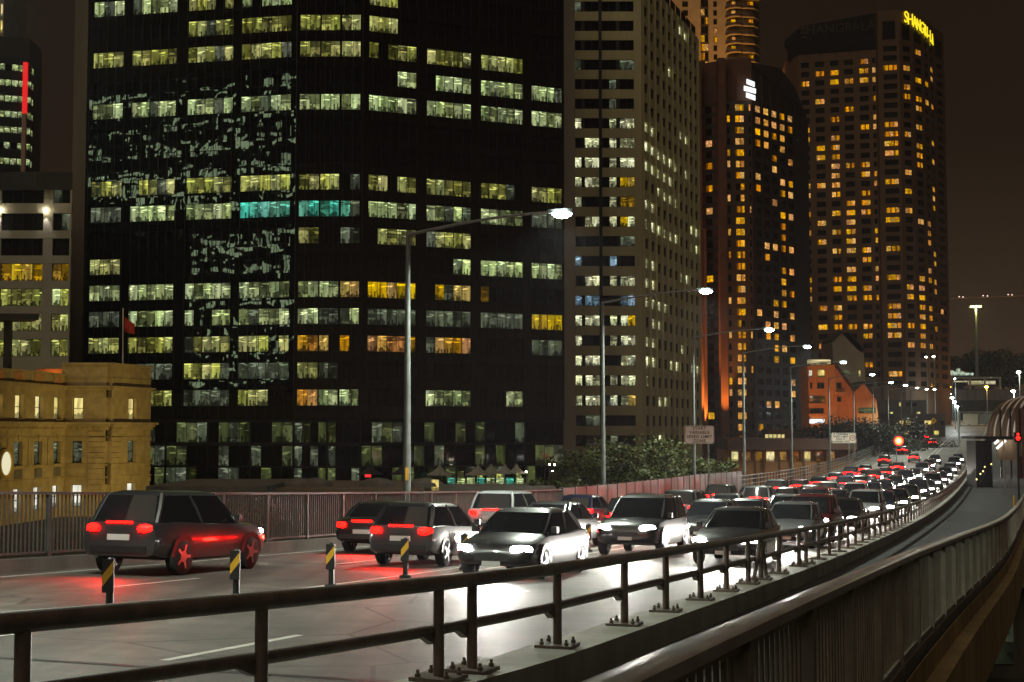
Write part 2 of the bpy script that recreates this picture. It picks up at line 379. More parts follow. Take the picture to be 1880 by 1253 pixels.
# ------------------------------------------------------------------ slatted walkway fence in the foreground
FT = .93
fen = thing('walkway_fence', 'brown slatted steel fence with broad handrail along the walkway edge', 'fence', fence_p(6, 0, -.3))
FS = srange(-4, 60, .5) + srange(62, 320, 3)
MB().sweep([(-.085,FT-.065),(-.085,FT-.012),(-.06,FT),(.06,FT),(.085,FT-.012),(.085,FT-.065)], fence_p, FS).build('handrail', M['handrail'], fen, True)
MB().sweep([(-.03,FT-.115),(-.03,FT-.072),(.03,FT-.072),(.03,FT-.115)], fence_p, FS).build('top_rail', M['fence'], fen)
MB().sweep([(-.035,-.20),(-.035,-.14),(.035,-.14),(.035,-.20)], fence_p, FS).build('bottom_rail', M['fence'], fen)
MB().sweep([(-.07,-.36),(-.07,-.205),(.07,-.205),(.07,-.36)], fence_p, FS).build('plinth', M['conc_d'], fen)
def fhead(s):
    d = fence_p(s+.3,0,0)-fence_p(s-.3,0,0); return math.atan2(d.y, d.x)
slat_m = MB().box(-.034,-.007,-.14,.034,.007,FT-.115).mesh('slat', M['fence'])
post2_m = MB().box(-.035,-.07,-.32,.035,.07,FT-.072).mesh('fence_post', M['fence'])
ns = 0; s = 1.0; rest = MB()
while s < 150:
    if abs((s/.17) % 13) < .999:
        put('post', post2_m, fen, fence_p(s,0,0), fhead(s))
    elif ns < 300:
        put('slat', slat_m, fen, fence_p(s,0,0), fhead(s)); ns += 1
    else:
        Mx = Matrix.Translation(fence_p(s,0,0)) @ Matrix.Rotation(fhead(s),4,'Z')
        rest.box(-.034,-.007,-.14,.034,.007,FT-.115,Mx)
    s += .17 if s < 60 else .34
tag(rest.build('slat', M['fence'], fen), kind='stuff')

# ------------------------------------------------------------------ far side fence: picket run, solid panel run, open railing
FH = 1.60
ff = thing('far_fence', 'grey picket fence along the far edge of the road', 'fence', rd(30, 19.4, ROAD))
MB().sweep([(-.18,ROAD),(-.18,ROAD+.28),(.18,ROAD+.28),(.18,ROAD)], lambda s,t,z: rd(s, far_t(s)+t, z), srange(8,640,4)).build('plinth', M['conc_d'], ff)
MB().sweep([(-.05,FH-.30),(-.05,FH-.24),(.05,FH-.24),(.05,FH-.30)], lambda s,t,z: rd(s, far_t(s)+t, z+.05), srange(8,64,2)).build('top_rail', M['fence_far'], ff)
MB().sweep([(-.03,.1),(-.03,.15),(.03,.15),(.03,.1)], lambda s,t,z: rd(s, far_t(s)+t, z), srange(8,64,2)).build('bottom_rail', M['fence_far'], ff)
fp_m = MB().box(-.05,-.05,ROAD+.25,.05,.05,FH-.26).mesh('far_post', M['fence_far'])
s = 9.0
while s < 64:
    put('post', fp_m, ff, rd(s, far_t(s), 0), math.pi/2-TH); s += 2.4
pk = MB(); s = 9.1
while s < 64:
    pk.box(-.013,-.013,.13,.013,.013,FH-.25, Matrix.Translation(rd(s, far_t(s), 0)) @ Matrix.Rotation(math.pi/2-TH,4,'Z')); s += .135
tag(pk.build('picket', M['fence_far'], ff), kind='stuff')
fw = thing('panel_wall', 'solid grey panelled barrier beyond the red lanes, below the trees', 'barrier', rd(64, far_t(64), ROAD))
s = 64.0
while s < 122:
    h0 = 1.45 + .45*min(1,(s-64)/40.); h1 = 1.45 + .45*min(1,(s+2.35-64)/40.)
    a0, a1 = rd(s+.03, far_t(s), 0), rd(s+2.37, far_t(s+2.4), 0)
    n = Vector((UY, -UX, 0))*.05
    vs = []
    for p, h in ((a0,h0),(a1,h1)):
        for q in (-n, n): vs += [p+q+Vector((0,0,ROAD+.28)), p+q+Vector((0,0,h))]
    MB().add(vs, [(0,1,5,4),(2,6,7,3),(1,3,7,5),(0,4,6,2),(0,2,3,1),(4,5,7,6)]).build('panel', M['fence_far'], fw)
    put('post', MB().box(-.05,-.09,ROAD+.2,.05,.09,h0+.06).mesh('panel_post', M['fence_far']), fw, rd(s, far_t(s), 0), math.pi/2-TH)
    s += 2.4
fr = thing('open_railing', 'open steel railing of bars past the panelled barrier', 'railing', rd(123, 21.6, ROAD))
for dz in (.35, .75, 1.15, 1.5):
    MB().sweep([(-.03,dz-.03),(-.03,dz+.03),(.03,dz+.03),(.03,dz-.03)], lambda s,t,z: rd(s, far_t(s)+t, z), srange(122,330,4)).build('rail_bar', M['galv'], fr)
for k in range(70):
    s = 122.5+k*2.0; put('post', fp_m, fr, rd(s, far_t(s), .18), math.pi/2-TH)

# ------------------------------------------------------------------ street lamps on the far side
def spot(name, loc, target, power, col, angle=150, blend=.6, size=.12, parent=None):
    d = bpy.data.lights.new(name, 'SPOT'); d.energy = power; d.color = col; d.spot_size = R(angle); d.spot_blend = blend; d.shadow_soft_size = size
    o = bpy.data.objects.new(name, d); C.objects.link(o); o.location = loc
    o.rotation_euler = (Vector(target)-Vector(loc)).to_track_quat('-Z','Y').to_euler()
    if parent is not None:
        o.parent = parent; o.matrix_parent_inverse = Matrix.Translation(-Vector(parent.location))
        if name in ('facade_floodlight','pier_uplight','house_floodlight','rib_uplight'):
            MB().lathe([(.12,-.75),(.12,-.45),(.3,-.4),(.34,-.2),(.30,-.18)], 10, loc).build('floodlight', M['black'], parent)
    return o
def point(name, loc, power, col, size=.1, parent=None):
    d = bpy.data.lights.new(name, 'POINT'); d.energy = power; d.color = col; d.shadow_soft_size = size
    o = bpy.data.objects.new(name, d); C.objects.link(o); o.location = loc
    if parent is not None:
        o.parent = parent; o.matrix_parent_inverse = Matrix.Translation(-Vector(parent.location))
    return o
LAMPS = [(17,0),(47,0),(76,0),(107,0),(130,0),(161,0),(198,0),(232,0),(268,.6),(305,1.2),(345,2.0),(385,3.0)]
for i, (s, up) in enumerate(LAMPS):
    base = rd(s, far_t(s)+.75, ROAD); top = CZ + 7.1 + up
    lp = thing('street_lamp', '%s street lamp along the road, tapered grey pole with long arm' % ORD[i], 'street lamp', base, 'street lamps along the far side')
    MB().tube([base+Vector((0,0,-.3)), base+Vector((0,0,.4)), Vector((base.x,base.y,top-.3)), Vector((base.x,base.y,top))], [.15,.15,.085,.08], 10).build('pole', M['galv'], lp, True)
    MB().lathe([(.24,0),(.24,.05),(.17,.1),(.16,.35)], 10, base).build('base_flange', M['galv'], lp, True)
    ov = Vector((UY,-UX,0)); ln = 5.5
    pts = [Vector((base.x,base.y,top-.06)) + ov*ln*q + Vector((0,0,.55*math.sin(q*math.pi/2))) for q in (0,.15,.35,.6,.85,1.0)]
    MB().tube(pts, [.06,.058,.055,.05,.045,.04], 8).build('arm', M['galv'], lp, True)
    e = pts[-1]
    Mx = Matrix.Translation(e) @ Matrix.Rotation(math.atan2(ov.y,ov.x),4,'Z')
    hm = MB(); hm.prism([(-.15,-.13),(.1,-.17),(.55,-.15),(.68,0),(.55,.15),(.1,.17),(-.15,.13)], -.06, .08, Mx); hd_ = hm.build('lamp_head', M['galv'], lp)
    lm = MB()
    prof = [(.0,-.19),(.12,-.17),(.2,-.11),(.22,-.062)]
    lm.lathe([(r*1.6+.004,z*1.25) for r,z in prof], 14, e + ov*.3); 
    ls = lm.build('lens', M['lampwhite'], lp, True)
    if i == 1: MB().box(-.155,-.06,2.05,.0,.06,2.5, Matrix.Translation(base) @ Matrix.Rotation(math.atan2(-base.y,-base.x)+math.pi,4,'Z')).build('pole_sticker', M['yellow'], lp)
    if s < 320: spot('lamp_light', e + ov*.3 + Vector((0,0,-.3)), e + ov*.3 + Vector((0,0,-9)), 5200 if i == 0 else 9500, (.90,1.0,.84), 158, .5, .15, lp)
# lamp just behind the photographer, same row: it lights the near asphalt
for s in (16, -14):
    base = rd(s, far_t(s)+.75, ROAD)
# ------------------------------------------------------------------ median posts
bol_b = MB().lathe([(.13,0),(.13,.05),(.055,.07),(.05,.62),(.05,.80),(.03,.82)], 12).mesh('median_post', M['black'], True)
bol_y = MB()
for k in range(2):
    z0 = .18 + k*.32
    vs = []
    for j in range(7):
        a = math.pi + math.pi*j/6; 
        vs += [(.053*math.cos(a), .053*math.sin(a), z0 + j*.018), (.053*math.cos(a), .053*math.sin(a), z0+.14 + j*.018)]
    bol_y.add(vs, [(2*j,2*j+2,2*j+3,2*j+1) for j in range(6)])
bol_yb = MB().box(-.085,-.075,.34,.085,-.062,.80).mesh('marker_board', M['black'])
bol_ym = MB().add([(-.08,-.078,.42),(.08,-.078,.62),(.08,-.078,.78),(-.08,-.078,.58)], [(0,1,2,3)]).mesh('yellow_stripe', M['yellow'])
for i in range(8):
    s = 17 + i*3.45
    b = thing('median_post', '%s black median post with yellow diagonal stripe between the two traffic directions' % ORD[i], 'median post', rd(s, MED, ROAD+.004), 'flexible posts down the median')
    b.rotation_euler = (0,0,-.15)
    put('post_body', bol_b, b, (0,0,0), local=True); bb = put('marker_board', bol_yb, b, (0,0,0), local=True); put('stripe', bol_ym, bb, (0,0,0), local=True)

# ------------------------------------------------------------------ text
def text(name, body, size, mat, loc, rot, parent=None, extrude=.004, align='CENTER', spacing=1.0):
    cu = bpy.data.curves.new(name, 'FONT'); cu.body = body; cu.size = size; cu.extrude = extrude; cu.align_x = align; cu.align_y = 'CENTER'; cu.space_character = spacing; cu.offset = size*.022 if size < 4 else 0
    cu.materials.append(mat); cu.resolution_u = 3
    o = bpy.data.objects.new(name, cu); C.objects.link(o); o.location = loc; o.rotation_euler = rot
    me = bpy.data.meshes.new_from_object(o); bpy.data.objects.remove(o); bpy.data.curves.remove(cu)
    if not me.materials: me.materials.append(mat)
    o = bpy.data.objects.new(name, me); C.objects.link(o); o.location = loc; o.rotation_euler = rot
    if parent is not None: o.parent = parent; o.matrix_parent_inverse = Matrix.Translation(-Vector(parent.location))
    return o
def road_sign(px, py0, py1, w_px, d, lines, label, base_z, circle=False, post_dx=(.2,)):
    c = at(px, (py0+py1)/2, d); w = w_px*d/F; h = (py1-py0)*d/F
    t = thing('road_sign', label, 'sign', (c.x, c.y, base_z))
    bm = MB(); n = 5; r = .12*h; poly = []
    for cx, cz, a0 in ((w/2-r,h/2-r,0),(-w/2+r,h/2-r,90),(-w/2+r,-h/2+r,180),(w/2-r,-h/2+r,270)):
        for j in range(n): a = R(a0+90*j/(n-1)); poly.append((cx+r*math.cos(a), cz+r*math.sin(a)))
    Mx = Matrix.Translation(c) @ Matrix.Rotation(R(90),4,'X')
    board = bm.prism(poly, -.03, .0, Mx).build('sign_board', M['signface'], t)
    bo = MB(); k = len(poly)
    inn = [(x*.965, y*.945) for x,y in poly]; inn2 = [(x*.945, y*.915) for x,y in poly]
    bo.add([(x,y,.004) for x,y in inn]+[(x,y,.004) for x,y in inn2], [(i,(i+1)%k,k+(i+1)%k,k+i) for i in range(k)])
    bo2 = MB().add([Mx @ Vector(p) for p in bo.v], bo.f).build('border', M['signtext'], t)
    for dx in post_dx:
        MB().tube([(c.x+dx*w, c.y+.06, base_z-.2), (c.x+dx*w, c.y+.06, c.z+h*.4)], .06, 8).build('post', M['galv'], t, True)
    ox = -w*.13 if circle else 0
    for i, ln in enumerate(lines):
        text('lettering', ln, h*.235, M['signtext'], (c.x+ox, c.y-.012, c.z + h*(.5 - (i+.62)/(len(lines)+.25))), (R(90),0,0), t, .003, spacing=1.12)
    if circle:
        rg = MB(); n = 24; r0, r1 = .27*h, .21*h
        rg.add([(r*math.cos(2*math.pi*j/n), r*math.sin(2*math.pi*j/n), .006) for r in (r0,r1) for j in range(n)], [(j,(j+1)%n,n+(j+1)%n,n+j) for j in range(n)])
        Mc = Matrix.Translation((c.x+w*.36, c.y, c.z)) @ Matrix.Rotation(R(90),4,'X')
        MB().add([Mc @ Vector(p) for p in rg.v], rg.f).build('speed_ring', M['signred'], t)
        text('lettering', '70', h*.22, M['signtext'], (c.x+w*.36, c.y-.012, c.z), (R(90),0,0), t, .003)
        MB().box(c.x+w*.23-.01, c.y-.008, c.z-h*.45, c.x+w*.23+.01, c.y-.003, c.z+h*.45).build('divider', M['signtext'], t)
    return t
road_sign(1284, 782, 815, 54, 104, ['START','VARIABLE','SPEED LIMIT','ZONE'], 'beige sign reading START VARIABLE SPEED LIMIT ZONE above the trees', zk(104)+ROAD, post_dx=(.3,))
road_sign(1549, 795, 814, 45, 172, ['IF VARIABLE','SPEED LIMIT','SIGN IS','BLANKED OUT'], 'beige sign reading IF VARIABLE SPEED LIMIT SIGN IS BLANKED OUT', zk(172)+ROAD, True, post_dx=(.22,))
# lit variable speed sign
c = at(1650, 810, 200); t = thing('speed_limit_sign', 'lit round speed sign with glowing red ring on a thin post', 'sign', (c.x,c.y,zk(205)+ROAD))
def disc(r0, r1, y, n=28):
    m = MB(); m.add([(c.x+r*math.cos(2*math.pi*j/n), c.y+y, c.z+r*math.sin(2*math.pi*j/n)) for r in (r0,r1) for j in range(n)], [(j,(j+1)%n,n+(j+1)%n,n+j) for j in range(n)]); return m
MB().box(c.x-.78,c.y,c.z-.78,c.x+.78,c.y+.15,c.z+.78).build('housing', M['black'], t)
disc(.68,.50,-.012).build('outer_ring', glow('sign_ring_red', (1,.02,.015), 3.5), t)
disc(.50,.37,-.016).build('inner_ring', glow('sign_ring_amber', (1,.45,.04), 2.5), t)
disc(.30,.02,-.016).build('display', glow('sign_white', (1,.97,.9), 1.6), t)
MB().tube([(c.x-.3,c.y+.2,zk(205)+ROAD-.2),(c.x-.3,c.y+.2,c.z-.6)], .07, 8).build('post', M['galv'], t, True)

# ------------------------------------------------------------------ cars in the four lanes, lamps on
PAINT = {n: None for n in ('black','charcoal','silver','white','dark blue','dark red','grey')}
for n, col in (('black',(.008,.008,.009)),('charcoal',(.03,.031,.034)),('silver',(.32,.33,.34)),('white',(.62,.62,.60)),('dark blue',(.012,.02,.06)),('dark red',(.10,.008,.008)),('grey',(.11,.115,.12))):
    m = surf('car_paint_'+n.replace(' ','_'), col, .32, .06, 2.); bs = m.node_tree.nodes['Principled BSDF']
    bs.inputs['Coat Weight'].default_value = 1.0; bs.inputs['Coat Roughness'].default_value = .06; PAINT[n] = m
def make_car(kind):
    """x forward, origin on the road under the middle"""
    if kind == 'sedan':
        Ln, W, beltr = 4.6, .90, .93
        st = [(-2.30,.70,.42,.78),(-2.25,.80,.34,.90),(-2.05,.86,.28,.985),(-1.5,.895,.24,1.0),(-.6,.90,.20,.955),(.4,.90,.20,.935),(1.05,.895,.21,.925),(1.7,.88,.24,.82),(2.1,.82,.30,.72),(2.24,.74,.36,.64),(2.30,.62,.42,.56)]
        base = (-1.95, 1.12); roof = (-1.12, .18); rz = 1.45; bz = .93
    elif kind == 'hatchback':
        Ln, W, beltr = 4.15, .88, .96
        st = [(-2.05,.72,.42,.86),(-2.02,.80,.34,.96),(-1.85,.85,.28,1.0),(-1.3,.88,.24,1.0),(-.5,.885,.20,.975),(.4,.885,.20,.95),(.95,.88,.21,.94),(1.5,.86,.24,.85),(1.88,.80,.30,.74),(2.0,.72,.36,.66),(2.07,.60,.42,.58)]
        base = (-1.98, 1.05); roof = (-1.55, .15); rz = 1.5; bz = .95
    else:
        Ln, W, beltr = 4.7, .94, 1.08
        st = [(-2.33,.76,.50,.98),(-2.30,.84,.40,1.08),(-2.1,.90,.34,1.12),(-1.5,.935,.30,1.12),(-.6,.94,.28,1.09),(.4,.94,.28,1.07),(1.05,.935,.28,1.06),(1.7,.91,.30,1.0),(2.15,.85,.36,.90),(2.28,.77,.42,.80),(2.34,.64,.48,.70)]
        base = (-2.22, 1.15); roof = (-1.85, .3); rz = 1.72; bz = 1.08
    root = thing('car', 'car', 'car')
    mb = MB(); n = 13; vs = []
    for x, w, zb, zt in st:
        half = [(0,zb),(w*.80,zb),(w*.95,zb+.05),(w,zb+(zt-zb)*.35),(w*.985,zb+(zt-zb)*.68),(w*.93,zt-.06),(w*.78,zt-.005)]
        sec = half + [(0,zt+.015)] + [(-a,b) for a,b in half[:0:-1]]
        vs += [(x,a,b) for a,b in sec]
    n = len(sec); k = len(st)
    mb.add(vs, [(i*n+j, i*n+(j+1)%n, (i+1)*n+(j+1)%n, (i+1)*n+j) for i in range(k-1) for j in range(n)] + [tuple(range(n-1,-1,-1)), tuple(range((k-1)*n,k*n))])
    body = mb.build('body', PAINT['grey'], root, True); body.material_slots[0].link = 'OBJECT'; body.material_slots[0].material = PAINT['grey']
    # greenhouse: rings from belt to roof
    def ring(x0, x1, w, z, rr=.18):
        o = []
        for cx, cy_, a0 in ((x1-rr*1.6,w-rr,0),(x0+rr*1.6,w-rr,90),(x0+rr*1.6,-w+rr,180),(x1-rr*1.6,-w+rr,270)):
            for j in range(5):
                a = R(a0+90*j/4); o.append((cx+rr*1.6*math.cos(a), cy_+rr*math.sin(a), z))
        return o
    b0 = ring(base[0], base[1], W*.88, bz-.03); r1 = ring(base[0]+(roof[0]-base[0])*.82, base[1]+(roof[1]-base[1])*.82, W*.73, rz-.10); r2 = ring(roof[0], roof[1], W*.66, rz-.045); r3 = ring(roof[0]+.18, roof[1]-.18, W*.5, rz)
    k = len(b0)
    MB().add(b0+r1, [(i,(i+1)%k,k+(i+1)%k,k+i) for i in range(k)]).build('windows', M['carglass'], root, True)
    ro = MB().add(r1+r2+r3, [(i,(i+1)%k,k+(i+1)%k,k+i) for i in range(k)] + [(k+i,k+(i+1)%k,2*k+(i+1)%k,2*k+i) for i in range(k)] + [tuple(range(2*k,3*k))]).build('roof', PAINT['grey'], root, True)
    ro.material_slots[0].link = 'OBJECT'; ro.material_slots[0].material = PAINT['grey']
    xm = (base[0]+base[1])/2
    for sy in (-1,1):
        for fb, fr_, wd in ((.97,.97,.05),(.5,.46,.06),(.03,.03,.10)):
            p0 = Vector((base[0]+(base[1]-base[0])*fb, sy*W*.872, bz-.02)); 
            p1 = Vector((roof[0]+(roof[1]-roof[0])*fr_, sy*W*.70, rz-.07))
            if fb in (.97,.03): p0.y *= .92; p1.y *= .95
            pl = MB().tube([p0, (p0+p1)/2+Vector((0,sy*.02,.02)), p1], wd*.55, 6).build('pillar', PAINT['grey'], root, True); pl.material_slots[0].link = 'OBJECT'; pl.material_slots[0].material = PAINT['grey']
    # wheels
    wr = .33 if kind != 'suv' else .38
    ty = MB(); ty.tube([(0,-.11,0),(0,-.09,0),(0,.09,0),(0,.11,0)], [wr-.03,wr,wr,wr-.03], 22)
    tym = ty.mesh('tyre', M['rubber'], True)
    rm = MB(); rm.tube([(0,-.115,0),(0,.115,0)], [wr*.30,wr*.30], 12)
    for j in range(5):
        a = 2*math.pi*j/5; ca, sa = math.cos(a), math.sin(a)
        for sy in (-.118,.118):
            rm.add([(ca*.02-sa*.035,sy,sa*.02+ca*.035),(ca*.02+sa*.035,sy,sa*.02-ca*.035),(ca*wr*.68+sa*.03,sy,sa*wr*.68-ca*.03),(ca*wr*.68-sa*.03,sy,sa*wr*.68+ca*.03)], [(0,1,2,3)])
    rmm = rm.mesh('rim', M['alloy'])
    arch = MB()
    for j in range(13):
        a = math.pi*j/12; arch.v += [((wr+.07)*math.cos(a),0,(wr+.07)*math.sin(a)), ((wr-.05)*math.cos(a),0,(wr-.05)*math.sin(a))]
    arch.f = [(2*j,2*j+2,2*j+3,2*j+1) for j in range(12)]
    am = arch.mesh('wheel_arch', M['black'])
    wx = Ln*.295
    for x in (-wx, wx+.02):
        for sy in (-1, 1):
            wl = put('wheel', tym, root, (x, sy*(W-.105), wr), local=True); put('rim', rmm, wl, (0,0,0), local=True)
            put('wheel_arch', am, root, (x, sy*(W+.006), wr), local=True)
    fx = st[-1][0]; bx = st[0][0]; zf = st[-3][3]-.10; zr = st[1][3]-.12
    hm = MB(); 
    def lens(x0, y0, z0, wy, hz, sweep, sgn):
        m = MB(); o = []
        for lay, kx in ((1.0,0),(.78,.05),(0.3,.075)):
            for j in range(12):
                a = 2*math.pi*j/12; yy = math.copysign(abs(math.cos(a))**.6, math.cos(a))*wy*lay; zz = math.copysign(abs(math.sin(a))**.7, math.sin(a))*hz*lay
                o.append((x0 + sgn*(kx - sweep*(abs(y0+yy)-abs(y0))), y0+yy, z0+zz))
        m.add(o, [(l*12+j,l*12+(j+1)%12,(l+1)*12+(j+1)%12,(l+1)*12+j) for l in range(2) for j in range(12)] + [tuple(range(24,36))]); return m
    for sy in (-1,1):
        lens(fx-.10, sy*.62, zf, .21, .085, .55, 1).build('headlight', M['head'], root, True)
        lens(bx+.02, sy*.63, zr, .17, .085, .30, -1).build('tail_light', M['tail'], root, True)
        MB().box(.72,-.13 if sy<0 else 0,bz,.86,0 if sy<0 else .13,bz+.13, Matrix.Translation((0,sy*W*.93,0))).build('side_mirror', M['black'], root)
    MB().box(bx+.0,-.3,zr+.10,bx+.06,.3,zr+.135).build('brake_light', M['tail'], root)
    MB().prism([(fx-.03,-.42),(fx+.012,-.36),(fx+.012,.36),(fx-.03,.42)], zf-.24, zf-.10).build('grille', M['black'], root)
    MB().box(bx-.012,-.26,zr-.24,bx+.01,.26,zr-.12).build('number_plate', PAINT['white'], root)
    MB().box(fx+.0,-.2,zf-.34,fx+.022,.2,zf-.245).build('number_plate', PAINT['white'], root)
    MB().box(bx-.02,-.66,st[0][2]-.02,bx+.08,.66,st[0][2]+.10).build('bumper', M['black'], root)
    root['fx'] = fx; root['hz'] = zf
    return root
PROTO = {k: make_car(k) for k in ('sedan','hatchback','suv')}
used = set()
KN = {'sedan':'sedan','hatchback':'hatchback','suv':'tall wagon'}
def place_car(kind, colour, s, t, away, label, group, light):
    root = PROTO[kind] if kind not in used else copy_tree(PROTO[kind], None, ('rim','wheel_arch','pillar','side_mirror','number_plate','grille','bumper') if s > 95 else ()); used.add(kind)
    p = rd(s, t, ROAD+.004); d = rd(s+1, t, 0) - rd(s-1, t, 0)
    if not away: d = -d
    root.location = p; yaw = math.atan2(d.y, d.x); pit = math.atan2(d.z, math.hypot(d.x,d.y))
    root.rotation_euler = (0, -pit, yaw)
    tag(root, label, 'car', group)
    for ch in root.children:
        if ch.name.split('.')[0] in ('body','roof','pillar'):
            ch.material_slots[0].link = 'OBJECT'; ch.material_slots[0].material = PAINT[colour]
    if light:
        dd = bpy.data.lights.new('headlight_beam','SPOT'); dd.energy = light; dd.color = (1,.95,.86); dd.spot_size = R(88); dd.spot_blend = .85; dd.shadow_soft_size = .15
        o = bpy.data.objects.new('headlight_beam', dd); C.objects.link(o); o.parent = root
        o.location = (root['fx']+.12, 0, root['hz']); o.rotation_euler = Vector((1,0,-.11)).to_track_quat('-Z','Y').to_euler()
    if away and s < 130:
        dd = bpy.data.lights.new('tail_glow','SPOT'); dd.energy = 260; dd.color = (1,.015,.008); dd.spot_size = R(105); dd.spot_blend = .8; dd.shadow_soft_size = .2
        o = bpy.data.objects.new('tail_glow', dd); C.objects.link(o); o.parent = root
        o.location = (-root['fx']-.1, 0, root['hz']+.12); o.rotation_euler = Vector((-1,0,-.5)).to_track_quat('-Z','Y').to_euler()
    return root
kinds = ['sedan','hatchback','suv','sedan','suv','hatchback']; cols = ['charcoal','black','dark blue','black','grey','charcoal','black','silver','dark red']
def lane(t, ss, away, where, j0):
    for i, s in enumerate(ss):
        k = kinds[(i*5+j0) % 6]; col = cols[(i*4+j0*2) % 9] if i else 'charcoal'
        place_car(k, col, s, t, away, '%s %s in the %s, %s of that lane' % (col, KN[k], where, ORD[i]), 'cars heading for the bridge with tail lights lit' if away else 'oncoming cars with headlights lit',
                  (170 if s < 150 else 0) if away else (2600 if s < 60 else (1700 if s < 200 else 0)))
lane(6.7, [38,48.5,53.5,64,75,85,97,109,121,134,148,163,180,197,215,234], False, 'oncoming lane beside the railing', 0)
lane(10.0, [30,41,51,59,69.5,81,92,104,117,130,144,159,175,192,211,230], False, 'oncoming lane beside the median', 3)
lane(13.45, [33,44,54,63.5,74,84,95.5,107,119,132,146,161,178,200,236,300], True, 'outbound lane beside the median', 1)
lane(16.9, [27,38.5,49,59,69.5,80,90.5,102,114,127,141,156,172,190,222,265,340], True, 'outbound lane by the far fence', 4)

# ------------------------------------------------------------------ buildings
M['tower_spandrel'] = wavy_glass('tower_spandrel_glass', .010, .007, .45, 1.9)
M['tower_pane'] = wavy_glass('tower_dark_pane', .008, .005, .45, 1.8)
M['pane_dark'] = surf('dark_pane', (.012,.013,.013), .06, .2, 1.)
M['frame_d'] = surf('dark_window_frame', (.02,.02,.02), .5, .2)
M['mull'] = surf('mullion_bronze', (.035,.033,.03), .5, .2)
M['pierconc'] = surf('pier_concrete', (.20,.165,.125), .85, .2, .3, streak=True)
M['beige'] = surf('beige_panel', (.62,.56,.31), .8, .14, .35, streak=True)
M['brown'] = surf('brown_granite', (.12,.055,.034), .7, .25, .3)
M['browndk'] = surf('dark_brown_panel', (.05,.034,.026), .6, .25, .4)
M['hotel'] = surf('hotel_precast', (.155,.088,.05), .8, .18, .25, streak=True)
M['hoteldk'] = surf('hotel_dark_glass', (.02,.017,.016), .2, .2)
M['stone'] = surf('sandstone', (.44,.34,.17), .85, .28, .9, .3, 6.)
M['pale'] = surf('pale_cladding', (.40,.37,.30), .7, .12, .4)
M['render_o'] = surf('painted_render', (.55,.24,.08), .8, .2, .5)
M['render_b'] = surf('beige_render', (.34,.29,.20), .85, .15, .5)
M['roofdk'] = surf('dark_roof', (.035,.032,.03), .7, .3, .5)
M['L_w'] = lit_mat('office_white', (.72,.86,.38), .78)
M['L_y'] = lit_mat('office_yellow', (.76,.77,.22), .64)
M['L_a'] = lit_mat('office_amber', (.95,.60,.08), .70)
M['L_o'] = lit_mat('office_orange', (.95,.45,.08), .62)
M['L_t'] = lit_mat('office_teal', (.20,.85,.60), .62)
M['L_d'] = lit_mat('office_dim', (.62,.72,.46), .20)
M['L_b'] = lit_mat('office_blue', (.50,.78,1.0), .62)
M['L_B'] = lit_mat('beige_office', (.95,.97,.55), 1.0)
M['L_h'] = lit_mat('hotel_room', (1.0,.44,.05), .78, 'hotel')
M['L_s'] = lit_mat('house_window', (1.0,.82,.32), 1.35, 'wash')
M['L_sw'] = lit_mat('house_window_white', (1.0,.97,.80), 1.3, 'wash')
M['L_p'] = lit_mat('podium_room', (.50,.60,.20), .17, 'office')
mesh_cache = {}
def frame_mesh(w, h, n, mat, bar=.06, transom=None):
    key = ('f', round(w,2), round(h,2), n, mat.name, bar, transom)
    if key not in mesh_cache:
        m = MB()
        m.box(0,-.05,0,w,.02,bar); m.box(0,-.05,h-bar,w,.02,h)
        for i in range(n+1):
            x = min(max(w*i/n - bar/2, 0), w-bar); m.box(x,-.055,bar,x+bar,.02,h-bar)
        if transom: m.box(bar,-.045,h*transom-bar/2,w-bar,.015,h*transom+bar/2)
        mesh_cache[key] = m.mesh('window', mat)
    return mesh_cache[key]
def pane_mesh(w, h):
    key = ('p', round(w,2), round(h,2))
    if key not in mesh_cache: mesh_cache[key] = MB().box(.0,-.012,.0,w,.012,h).mesh('pane', M['pane_dark'])
    return mesh_cache[key]
def box_part(name, L_, D0, D1, H, mat, root, p, rz):
    key = ('b', name, round(L_,2), round(D0,3), round(D1,3), round(H,2), mat.name)
    if key not in mesh_cache: mesh_cache[key] = MB().box(0,-D1,0,L_,-D0,H).mesh(name, mat)
    return put(name, mesh_cache[key], root, p, rz)
class Quota:
    def __init__(s, n): s.n = n
